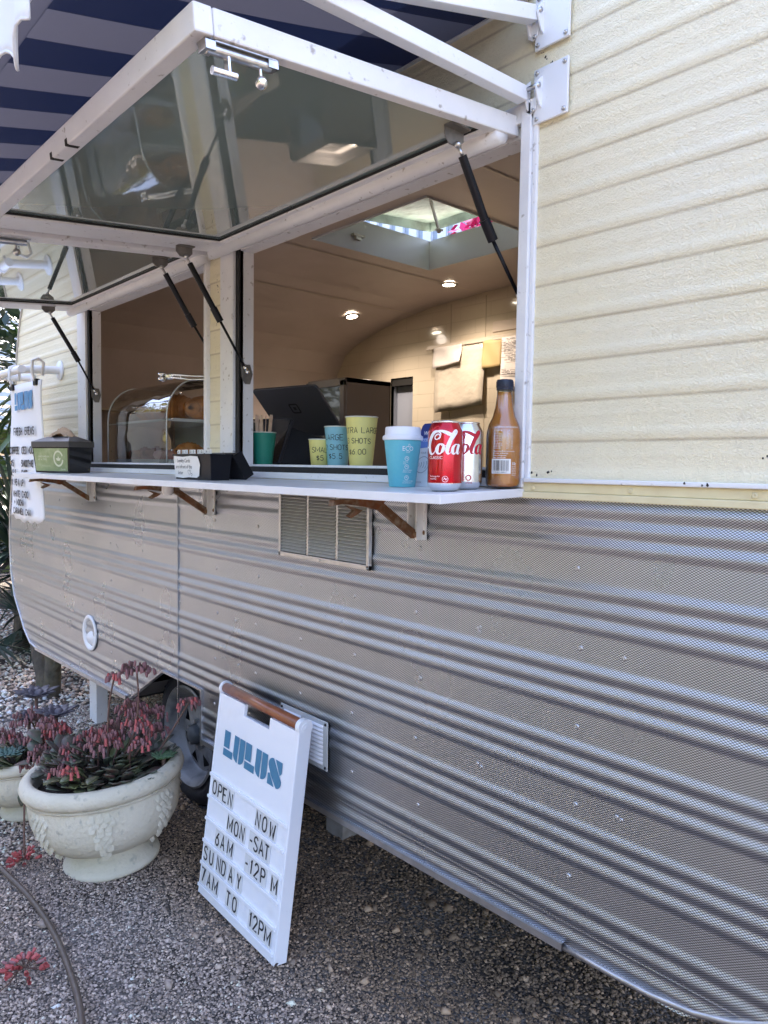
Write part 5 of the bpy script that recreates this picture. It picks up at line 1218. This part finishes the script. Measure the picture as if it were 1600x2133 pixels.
# ================================================================== PLANTER URNS
def urn(name, label, x, y, R, H, rf, seed):
    t = thing(name, label, 'urn', (x, y, -.006))
    k = H/.385
    pr = [(.0001, .004), (rf*.96, .004), (rf, .006), (rf*1.02, .014), (rf*1.0, .028), (rf*.93, .034), (rf*.90, .044), (rf*.80, .056), (rf*.74, .068), (rf*.76, .080)]
    bo = [(.52, .088), (.70, .112), (.83, .145), (.915, .185), (.955, .23), (.962, .275), (.955, .305)]
    pr += [(R*a, z*k) for a, z in bo]
    body = pr+[(R*.985, .310*k), (R*.99, .318*k), (R*.95, .322*k)]
    b = MB(); b.lathe([(r, z if i < 10 else z) for i, (r, z) in enumerate(body)], n=72); b.build('bowl', stone, t, smooth=True, angle=60)
    b = MB(); b.lathe([(R*.95, .318*k), (R*.995, .323*k), (R*1.03, .334*k), (R*1.045, .350*k), (R*1.03, .368*k), (R*.985, .381*k), (R*.93, .385*k), (R*.885, .378*k), (R*.865, .355*k), (R*.86, .30*k), (R*.85, .26*k)], n=72); b.build('rim', stone, t, smooth=True)
    b = MB(); b.lathe([(R*.87, .318*k), (R*.4, .332*k), (.0001, .336*k)], n=30); b.build('soil', soil, t, smooth=True)
    # relief festoons: rows of overlapping scales down the bowl
    def rad_at(z):
        z /= k
        for (a, z0), (c, z1) in zip(bo, bo[1:]):
            if z <= z1: return R*(a+(c-a)*max(0, (z-z0)/(z1-z0)))
        return R*.955
    def rel(az, rows, w0):
        m_ = MB()
        for j in range(rows):
            z = (.285-j*.017)*k
            n2 = max(1, round(3*(1-j/rows*.75)))
            for q in range(n2):
                a = az+((q-(n2-1)/2)*.026+(j % 2)*.013-.006)/R
                r_ = rad_at(z); c = Vector((r_*math.cos(a), r_*math.sin(a), z)); nrm = Vector((math.cos(a), math.sin(a), -.35 if z < .2*k else 0)).normalized()
                s_ = nrm.cross(Vector((0, 0, 1))).normalized(); u_ = s_.cross(nrm)
                if u_.z < 0: u_ = -u_
                rr = .0125; P = [c+nrm*.007]+[c+nrm*(-.002 if False else -.0005)+s_*rr*math.cos(2*math.pi*i/10)+u_*rr*1.15*math.sin(2*math.pi*i/10)+nrm*(.0075 if math.sin(2*math.pi*i/10) < -.1 else 0) for i in range(10)]
                m_.add(P, [(0, 1+i, 1+(i+1) % 10) for i in range(10)])
        m_.build('relief_garland', stone, t, smooth=True)['kind'] = 'stuff'
    af = math.atan2(-1.3-y, 0-x)
    for da in (-.95, -.05+.0, .85, 1.75, -1.85): rel(af+da, 11, 3)
    t.rotation_mode = 'AXIS_ANGLE'; t.rotation_axis_angle = (rad(-5.0), -.745, .667, 0)
    return t
UX_, UY_ = -2.535, -.300
urn('planter_urn', 'pale cast stone pedestal urn with scale garlands in front of the wheel', UX_, UY_, .262, .352, .160, 1)
urn('planter_urn', 'lower pale cast stone urn behind it, cut by the left edge of the picture', -3.12, -.385, .21, .255, .125, 2)

# ---- succulents: stems, leaves, hanging bell flower heads
bell_mesh = []
def flower_head(p, r, parent, rs, dens=1.0, coral=.3, flat=False):
    """umbel of drooping tubular bells"""
    n = int(max(9, 42*dens*(r/.06)**1.5)); b = MB(); P = Vector(p)
    for i in range(n):
        a = rs.uniform(0, 6.283); q = math.sqrt(rs.random()); rr = r*q
        top = P+Vector((rr*math.cos(a), rr*math.sin(a), r*.55*(1-q*q)+rs.uniform(-.5, .15)*r*.6))
        ln = rs.uniform(.017, .026)*(1 if not flat else .9); w_ = rs.uniform(.0042, .0056)
        out = Vector((math.cos(a)*.22*q+rs.uniform(-.12, .12), math.sin(a)*.22*q+rs.uniform(-.12, .12), -1)) if not flat else Vector((math.cos(a), math.sin(a), rs.uniform(-.1, .8)))
        out.normalize()
        b.mi = 1 if rs.random() < coral else 0
        b.tube([top, top+out*ln*.25, top+out*ln*.7, top+out*ln], [w_*.6, w_, w_*.95, w_*1.25 if b.mi == 1 else w_*.6], 7, cap=False)
        b.mi = 2
        b.tube([P-Vector((0, 0, r*.15)) if not flat else P, top], .0011, 3, cap=False)
    return b.build('flower_head', [bell_a, bell_b, stem_m], parent, smooth=True)
def leaf(b, base, tip, w, up=.2, thick=.0015, n=6, rs=random):
    base, tip = Vector(base), Vector(tip); d = tip-base; L_ = d.length; d.normalize()
    s_ = d.cross(Vector((0, 0, 1))); s_ = s_.normalized() if s_.length > .01 else Vector((1, 0, 0)); nrm = s_.cross(d)
    P = []
    for i in range(n+1):
        t = i/n; ww = w*math.sin(math.pi*min(1, t*.93+.05))**.8*(.35+.9*t if t < .6 else .89+.0*t); c = base+d*L_*t+nrm*up*L_*math.sin(math.pi*t*.5)*.4
        P.append([c-s_*ww+nrm*ww*.25, c, c+s_*ww+nrm*ww*.25])
    b.grid(P)
def plant(name, label, heads, ctr, zsoil, nleaf, leafm, seed, cat='flowering plant', spread=.17, lsz=.05):
    rs = random.Random(seed); c = Vector(ctr)
    t = thing(name, label, cat, tuple(ctr), world=True)
    for (x, y, z, r) in heads:
        base = c+Vector(((x-c.x)*.45+rs.uniform(-.03, .03), (y-c.y)*.45+rs.uniform(-.03, .03), 0)); top = Vector((x, y, z-r*.15))
        mid = base.lerp(top, .55)+Vector((rs.uniform(-.02, .02), rs.uniform(-.02, .02), .02))
        s_ = MB(); s_.tube(catmull([tuple(base), tuple(mid), tuple(top)], 5), [.0032]*11, 6); so_ = s_.build('flower_stem', stem_m, t, smooth=True)
        flower_head((x, y, z), r, t, rs, coral=rs.choice([.03, .1, .2, .38]))
    g_ = MB()
    for i in range(nleaf):
        a = rs.uniform(0, 6.283); q = math.sqrt(rs.random())*spread; bz = zsoil+rs.uniform(-.01, .07)*(1-q/spread*.6)
        p = Vector((c.x+q*math.cos(a), c.y+q*math.sin(a), bz)); l_ = rs.uniform(.6, 1.3)*lsz; a2 = a+rs.uniform(-.9, .9)
        leaf(g_, p, p+Vector((l_*math.cos(a2), l_*math.sin(a2), l_*rs.uniform(-.1, .9))), l_*rs.uniform(.34, .48), rs=rs)
    lo = g_.build('leaves', leafm, t, smooth=True); md = lo.modifiers.new('thick', 'SOLIDIFY'); md.thickness = .003; lo['kind'] = 'stuff'
    return t, rs
H1 = [(-2.436,-.25,.695,.060), (-2.508,-.30,.663,.028), (-2.62,-.19,.50,.062), (-2.70,-.16,.475,.05), (-2.60,-.10,.47,.05), (-2.448,-.24,.50,.050), (-2.405,-.07,.555,.040), (-2.483,-.35,.449,.06), (-2.62,-.30,.43,.05), (-2.486,-.50,.387,.028), (-2.372,-.50,.424,.028), (-2.40,-.25,.449,.038), (-2.66,-.34,.41,.05), (-2.56,-.26,.46,.055), (-2.5,-.15,.44,.045), (-2.70,-.30,.405,.045), (-2.66,-.40,.385,.038), (-2.58,-.44,.375,.03), (-2.63,-.24,.44,.04)]
p1, rs = plant('flowering_succulent', 'red and mauve bell flowered succulent spilling over the front urn', H1, (-2.56, -.31, .318), .318, 260, leaf_g, 5, spread=.205, lsz=.055)
b = MB(); leaf(b, (-2.44, -.44, .37), (-2.40, -.52, .375), .022); leaf(b, (-2.46, -.43, .36), (-2.47, -.55, .355), .024); leaf(b, (-2.40, -.40, .37), (-2.33, -.46, .375), .02); leaf(b, (-2.50, -.47, .355), (-2.50, -.54, .34), .018)
o = b.build('broad_leaf', pbr('broad_green_leaf', (.10, .12, .05), .4, var=(30, .7, (.14, .08, .05))), p1, smooth=True); o.modifiers.new('t', 'SOLIDIFY').thickness = .003; o['kind'] = 'stuff'
H2 = [(-3.115,-.40,.375,.075), (-3.08,-.50,.33,.065), (-2.90,-.40,.42,.04), (-2.96,-.42,.345,.048), (-2.87,-.38,.395,.05), (-2.80,-.45,.345,.05), (-2.86,-.50,.285,.022), (-2.93,-.36,.38,.05), (-2.78,-.36,.36,.04)]
p2, rs = plant('flowering_succulent', 'mauve bell flowered succulent growing between the two urns with dark leaf rosettes', H2, (-3.10, -.39, .215), .215, 110, leaf_g, 8, spread=.16, lsz=.06)
# stem that hangs over the rim and ends in a flower on the ground
b = MB(); b.tube(catmull([(-2.80,-.47,.33), (-2.765,-.50,.30), (-2.735,-.53,.24), (-2.70,-.545,.14), (-2.685,-.55,.035)], 6), .0035, 6); b.build('trailing_stem', stem_m, p2, smooth=True)
flower_head((-2.685, -.55, .022), .044, p2, random.Random(31), .9, .9, True)
b = MB(); leaf(b, (-2.745, -.525, .27), (-2.735, -.54, .19), .022); leaf(b, (-2.80, -.49, .31), (-2.86, -.53, .29), .030); leaf(b, (-2.80, -.47, .33), (-2.88, -.46, .36), .032); leaf(b, (-2.84, -.44, .36), (-2.93, -.46, .385), .03)
o = b.build('hanging_leaf', leaf_g, p2, smooth=True); o.modifiers.new('t', 'SOLIDIFY').thickness = .003; o['kind'] = 'stuff'
def rosette(name, label, p, r, mat, seed, n=22, up=.5, w=.20, cat='succulent'):
    rs = random.Random(seed); t = thing(name, label, cat, p)
    b = MB()
    for i in range(n):
        a = i*2.4; q = .45+.55*i/n; el = up*(1.25-q)+.12
        leaf(b, (0, 0, .004), (r*q*math.cos(a)*math.cos(el), r*q*math.sin(a)*math.cos(el), r*q*math.sin(el)+.004), r*w, .15)
    o = b.build('leaves', mat, t, smooth=True); o.modifiers.new('t', 'SOLIDIFY').thickness = .004; o['kind'] = 'stuff'
    b = MB(); b.tube([(0, 0, -.12), (0, 0, .006)], .007, 7); b.build('stem', stem_m, t, smooth=True)
rosette('rosette_succulent', 'dark purple rosette with long leaves at the back of the left urn', (-3.27, -.33, .40), .11, leaf_d, 1)
rosette('rosette_succulent', 'dusky purple rosette between the two urns', (-3.02, -.33, .385), .10, leaf_d, 2)
rosette('rosette_succulent', 'dark rosette half hidden under the mauve flowers', (-3.20, -.38, .33), .09, leaf_d, 3)
rosette('rosette_succulent', 'pale blue green rosette at the left picture edge', (-3.05, -.50, .255), .075, leaf_b, 4, 30, .7, .13)
rosette('rosette_succulent', 'green rosette tucked inside the right rim of the front urn', (-2.40, -.17, .365), .05, pbr('rosette_green', (.09, .16, .08), .5), 5, 34, .7, .2)
# ---- fallen flower head, twigs, garden hose, dry leaves
ff = thing('fallen_flower', 'fallen coral flower head with a dry stalk beside the hose', 'flower', (-2.085, -.722, .012), world=True)
flower_head((-2.085, -.722, .026), .045, ff, random.Random(12), 1.2, .85, True)
b = MB(); b.tube([(-2.10, -.73, .018), (-2.07, -.765, .010), (-2.05, -.80, .008)], .0022, 5); b.build('stalk', stem_m, ff, smooth=True)
b = MB(); b.tube(catmull([(-3.3,-.66,.015), (-2.95,-.63,.014), (-2.697,-.626,.016), (-2.45,-.605,.016), (-2.217,-.606,.017), (-2.0,-.63,.016), (-1.812,-.667,.015), (-1.55,-.76,.015), (-1.4,-.9,.014)], 9), .0085, 10)
o = b.build('garden_hose', pbr('hose_brown', (.09, .065, .05), .5, var=(60, .6, (.14, .11, .08))), None, smooth=True); tag(o, 'thin brown garden hose curving over the gravel at the lower left', 'hose')
def twig(pts, r, label, nm='dry_twig', cat='twig'):
    b = MB(); b.tube(catmull(pts, 5), [r*(1-.5*i/((len(pts)-1)*5)) for i in range((len(pts)-1)*5+1)], 5); o = b.build(nm, pbr('dry_twig', (.045, .032, .026), .8), None, smooth=True); tag(o, label, cat); return o
twig([(-1.22,-.30,.014), (-1.20,-.37,.016), (-1.165,-.44,.012), (-1.10,-.53,.012)], .0026, 'long dark twig lying near the bottom edge of the picture')
twig([(-1.215,-.285,.016), (-1.175,-.345,.018), (-1.14,-.40,.014), (-1.085,-.46,.012)], .0022, 'thin dark twig crossing beside the longer one at the bottom')
twig([(-1.10,.10,.012), (-1.0,.13,.014), (-.93,.19,.012)], .002, 'small twig on the brown gravel by the skirt edge')
twig([(-1.32,.22,.012), (-1.20,.17,.015), (-1.12,.18,.012)], .0018, 'fine curved twig on brown gravel under the skirt')
dl = pbr('dead_leaf', (.055, .035, .028), .8)
for i, (x, y, s, lb_) in enumerate(((-1.20, -.33, .035, 'curled brown leaf caught on the long twig'), (-1.23, -.27, .022, 'dark curled leaf above the twigs'), (-1.50, -.06, .018, 'small dark leaf right of the sign foot'), (-1.36, -.02, .016, 'tiny leaf on the gravel between sign and skirt'), (-1.66, -.20, .016, 'dark leaf touching the foot of the sign'), (-1.9, .35, .022, 'reddish dead leaf under the caravan by the leg'), (-2.62, -.42, .012, 'reddish leaf on gravel left of the urn foot'))):
    b = MB(); a = i*1.9; leaf(b, (x, y, .012), (x+s*math.cos(a), y+s*math.sin(a), .020), s*.33, .5); b.v = [tuple(p) for p in b.v]; o = b.build('dead_leaf', dl, None, smooth=True); o.modifiers.new('t', 'SOLIDIFY').thickness = .0012; tag(o, lb_, 'leaf')

# ================================================================== BACKGROUND PLANTS AND FENCE
def strap(b, base, d, L_, w, droop, n=8):
    base = Vector(base); d = Vector(d).normalized(); s_ = d.cross(Vector((0, 0, 1))); s_ = s_.normalized() if s_.length > .02 else Vector((1, 0, 0)); P = []; p = base.copy(); v = d.copy()
    for i in range(n+1):
        t = i/n; ww = w*(math.sin(math.pi*min(1, .12+t*.86))**.6)
        nn = s_.cross(v).normalized(); P.append([p-s_*ww+nn*ww*.3, p.copy(), p+s_*ww+nn*ww*.3]); p = p+v*L_/n; v = (v+Vector((0, 0, -droop/n))).normalized()
    b.grid(P)
def sword_plant(label, c, h, n, Lr, mat, seed, trunk=True, tilt=(0, 0)):
    rs = random.Random(seed); t = thing('yucca', label, 'tree', c)
    top = Vector((tilt[0], tilt[1], h)); b = MB()
    b.tube(catmull([(0, 0, -.02), (tilt[0]*.3, tilt[1]*.3, h*.35), (tilt[0]*.8, tilt[1]*.8, h*.75), tuple(top)], 5), [.06-.02*i/15 for i in range(16)], 10); b.build('trunk', bark, t, smooth=True)
    b = MB()
    for i in range(n):
        a = rs.uniform(0, 6.283); el = rs.uniform(-.4, 1.45); zz = top-Vector((0, 0, rs.uniform(0, .35)))
        strap(b, zz, (math.cos(a)*math.cos(el), math.sin(a)*math.cos(el), math.sin(el)), rs.uniform(*Lr), rs.uniform(.018, .030), rs.uniform(.3, 1.3))
    b.build('crown', mat, t, smooth=True)['kind'] = 'stuff'
sword_plant('tall green sword leaved tree beside the far end of the caravan', (-6.1, .55, 0), 2.15, 150, (.6, 1.1), palm_l, 1, tilt=(.05, .1))
sword_plant('dark sword leaved tree standing behind the green one', (-7.0, 1.3, 0), 1.5, 150, (.7, 1.2), palm_d, 2, tilt=(.2, -.1))
sword_plant('low dark sword leaved plant at the foot of the far caravan end', (-5.9, .35, 0), .85, 110, (.5, .9), palm_d, 3, tilt=(-.1, .05))
sword_plant('high dark crowned yucca furthest to the left', (-7.6, .3, 0), 2.6, 120, (.7, 1.3), palm_d, 4, tilt=(.1, .1))
def fan_palm(label, c, seed, n=9, mat=palm_d):
    rs = random.Random(seed); t = thing('fan_palm', label, 'palm', c)
    for k in range(n):
        a = rs.uniform(0, 6.283); el = rs.uniform(.2, 1.2); L_ = rs.uniform(.3, .6); hub = Vector((math.cos(a)*math.cos(el), math.sin(a)*math.cos(el), math.sin(el)))*L_
        b = MB(); b.tube([(0, 0, 0), tuple(hub*.5+Vector((0, 0, .03))), tuple(hub)], .006, 5)
        d = hub.normalized(); s_ = d.cross(Vector((0, 0, 1))).normalized()
        for j in range(15):
            q = rad(-105+210*j/14); v = d*math.cos(q)+s_*math.sin(q); strap(b, hub, v+Vector((0, 0, -.1)), rs.uniform(.26, .36), .014, .5, 5)
        b.build('frond', mat, t, smooth=True)
fan_palm('low dark fan palm on the white pebbles under the caravan nose', (-5.35, .40, 0), 6)
fan_palm('fan palm beside the low one at the left picture edge', (-5.75, .05, 0), 7, 8)
tt = thing('small_tree', 'leaning grey barked double trunk tree at the end of the caravan', 'tree', (-4.72, .16, 0), world=True)
b = MB(); b.tube(catmull([(-4.70,.15,-.02), (-4.72,.15,.10), (-4.78,.14,.22), (-4.88,.16,.40), (-5.1,.25,.75), (-5.3,.4,1.3), (-5.6,.6,2.0)], 5), [.062-.026*(i/30)**.5 for i in range(31)], 12); b.build('trunk', bark, tt, smooth=True)
b = MB(); b.tube(catmull([(-4.66,.17,-.02), (-4.63,.17,.12), (-4.64,.18,.26), (-4.60,.20,.42), (-4.9,.5,1.0)], 5), [.052-.015*i/20 for i in range(21)], 10); b.tube([(-4.64,.18,.10), (-4.56,.18,.22), (-4.50,.22,.36)], [.03, .022, .02], 8); b.build('second_trunk', bark, tt, smooth=True)
b = MB(); b.tube(catmull([(-5.9,.3,.9), (-5.5,.25,.62), (-5.1,.2,.42), (-4.86,.16,.30)], 5), [.035]*16, 8); b.build('branch', bark, tt, smooth=True)
def crown(b, c, r, n, s, rs, sz=(1, 1, 1)):
    c = Vector(c)
    for i in range(n):
        v = Vector((rs.gauss(0, 1), rs.gauss(0, 1), rs.gauss(0, 1))).normalized()*r*rs.random()**.4; p = c+Vector((v.x*sz[0], v.y*sz[1], v.z*sz[2]))
        u = Vector((rs.gauss(0, 1), rs.gauss(0, 1), rs.gauss(0, 1))).normalized(); w_ = u.orthogonal().normalized(); q = s*rs.uniform(.6, 1.3)
        b.add([p-u*q, p+w_*q*.45, p+u*q, p-w_*q*.45], [(0,1,2,3)])
foliage = pbr('foliage_green', (.09, .13, .045), .5, var=(1.3, .9, (.16, .19, .06)), var2=(.8, .8, (.04, .07, .03)))
foliage_y = pbr('foliage_yellow', (.20, .21, .08), .55, var=(1.6, .9, (.30, .28, .11)), var2=(.9, .7, (.07, .10, .04)))
rs = random.Random(21)
b = MB(); 
for c in ((-5.5, .8, 2.2), (-6.2, 1.5, 2.6), (-5.0, 1.2, 2.9)): crown(b, c, .7, 500, .07, rs)
b.build('crown', palm_d, tt)['kind'] = 'stuff'
# dense shrubs behind the palms and caravan
for i, (c, r, s, lb_) in enumerate((((-8.4, 1.9, 1.0), 1.3, (1, 1, 1), 'dark rounded shrub behind the fan palms'), ((-7.6, 3.4, 1.5), 1.5, (1, 1, 1.1), 'dark leafy shrub behind the caravan end'), ((-9.4, -.3, 1.1), 1.2, (1, 1, 1.1), 'shrub at the far left beyond the yuccas'))):
    t = thing('shrub', lb_, 'shrub', (c[0], c[1], 0), world=True); b = MB(); crown(b, c, r, 2200, .11, rs, s); b.build('crown', foliage, t)['kind'] = 'stuff'
    b = MB(); b.tube([(c[0], c[1], 0), c], [.08, .04], 7); b.build('trunk', bark, t)
# white slatted fence far left, and white balustrade seen through the hatch
fc = thing('slatted_fence', 'white horizontal slat fence glimpsed between the palm leaves', 'fence', (-11.0, 1.5, 0), world=True)
fm = pbr('fence_white', (.72, .76, .82), .6); sl = MB(); sl.box((-.012, -2.6, -.035), (.012, 2.6, .035)); s0 = sl.build('slat', fm, fc)
s0.location = (-11.0, 1.3, .15)
for k in range(1, 42):
    o = s0.copy(); COL.objects.link(o); o.location = (-11.0, 1.3, .15+k*.108)
for y in (-1.3, 1.3, 3.9):
    b = MB(); b.box((-11.10, y-.04, 0), (-11.015, y+.04, 4.7)); b.build('post', fm, fc)
bl = thing('balustrade_wall', 'tall white slatted screen behind the caravan seen through the roof hatch', 'screen', (-6.5, 5.2, 0), world=True)
b = MB(); b.box((-11, 5.2, 0), (-1.0, 5.35, 3.3)); b.build('rendered_wall', pbr('grey_blue_wall', (.35, .42, .52), .8), bl)
sl = MB(); sl.box((-.07, -.02, 0), (.07, .02, 2.2)); s0 = sl.build('slat', fm, bl); s0.location = (-10.8, 5.22, 3.3)
for k in range(1, 40):
    o = s0.copy(); COL.objects.link(o); o.location = (-10.8+k*.25, 5.22, 3.3)
b = MB(); b.box((-11, 5.245, 3.3), (-1.0, 5.30, 5.5)); b.build('back_panel', MATS['grey_blue_wall'], bl)
bg_ = thing('bougainvillea', 'pink flowering bougainvillea climbing behind the caravan seen through the hatch', 'climber', (-4.4, 4.6, 0), world=True)
b = MB(); crown(b, (-4.3, 4.5, 3.5), .85, 1600, .06, rs, (1.2, .5, .9)); crown(b, (-7.0, 4.6, 3.9), .5, 500, .05, rs, (1.2, .5, .6)); b.build('crown', foliage, bg_)['kind'] = 'stuff'
b = MB(); crown(b, (-4.7, 4.2, 3.65), .42, 160, .07, rs, (1.3, .4, .5)); b.build('pink_bracts', pbr('bract_pink', (.65, .03, .18), .5), bg_)['kind'] = 'stuff'
b = MB(); b.tube([(-4.3, 4.6, 0), (-4.2, 4.6, 1.5), (-4.3, 4.5, 3.2)], [.05, .04, .03], 7); b.build('trunk', bark, bg_)
# trees across the yard, behind the photographer (they light and mirror in the metal and acrylic)
tset = [((-9.5, -8.5), 5.2, 2.3, foliage_y), ((-5.6, -9.6), 6.4, 2.7, foliage), ((-1.6, -8.8), 5.0, 2.3, foliage_y), ((2.6, -9.8), 6.2, 2.6, foliage), ((-13.5, -5.5), 6.0, 2.6, foliage_y), ((-17.5, -8.5), 6.2, 2.8, foliage_y), ((-20.5, -4.0), 5.6, 2.6, foliage), ((-24.0, -9.5), 7.0, 3.2, foliage_y)]
lbs = ['yellow green tree across the yard, second from the left end', 'tall green tree across the yard facing the caravan', 'yellowish tree straight behind the photographer', 'tall green tree at the right across the yard', 'yellow green tree on the left of the yard beyond the urns', 'yellow green tree behind and left of the one beyond the urns', 'green tree standing apart on the far left of the yard', 'largest yellow green tree, furthest left at the end of the yard']
for (c, h, r, mt), lb_ in zip(tset, lbs):
    t = thing('yard_tree', lb_, 'tree', (c[0], c[1], 0), group='trees across the yard', world=True)
    b = MB(); b.tube([(c[0], c[1], -.1), (c[0]+.1, c[1], h*.3), (c[0]-.1, c[1]+.1, h*.6)], [.20, .15, .09], 9)
    for q in range(4): b.tube([(c[0], c[1], h*.4), (c[0]+1.1*math.cos(q*1.7), c[1]+1.1*math.sin(q*1.7), h*.75)], [.07, .03], 6)
    b.build('trunk', bark, t, smooth=True)
    b = MB()
    for q in range(9): crown(b, (c[0]+r*.55*math.cos(q*2.4), c[1]+r*.55*math.sin(q*2.4), h*.62+r*.35*math.sin(q*1.9)), r*.55, 330, .16, rs)
    b.build('crown', mt, t)['kind'] = 'stuff'
hb = MB(); crown(hb, (-3.5, -9.9, .8), 1.0, 6500, .13, rs, (12, .8, 1.2)); o = hb.build('hedge', foliage, None); tag(o, 'long low hedge along the far side of the yard', 'hedge', kind='stuff')
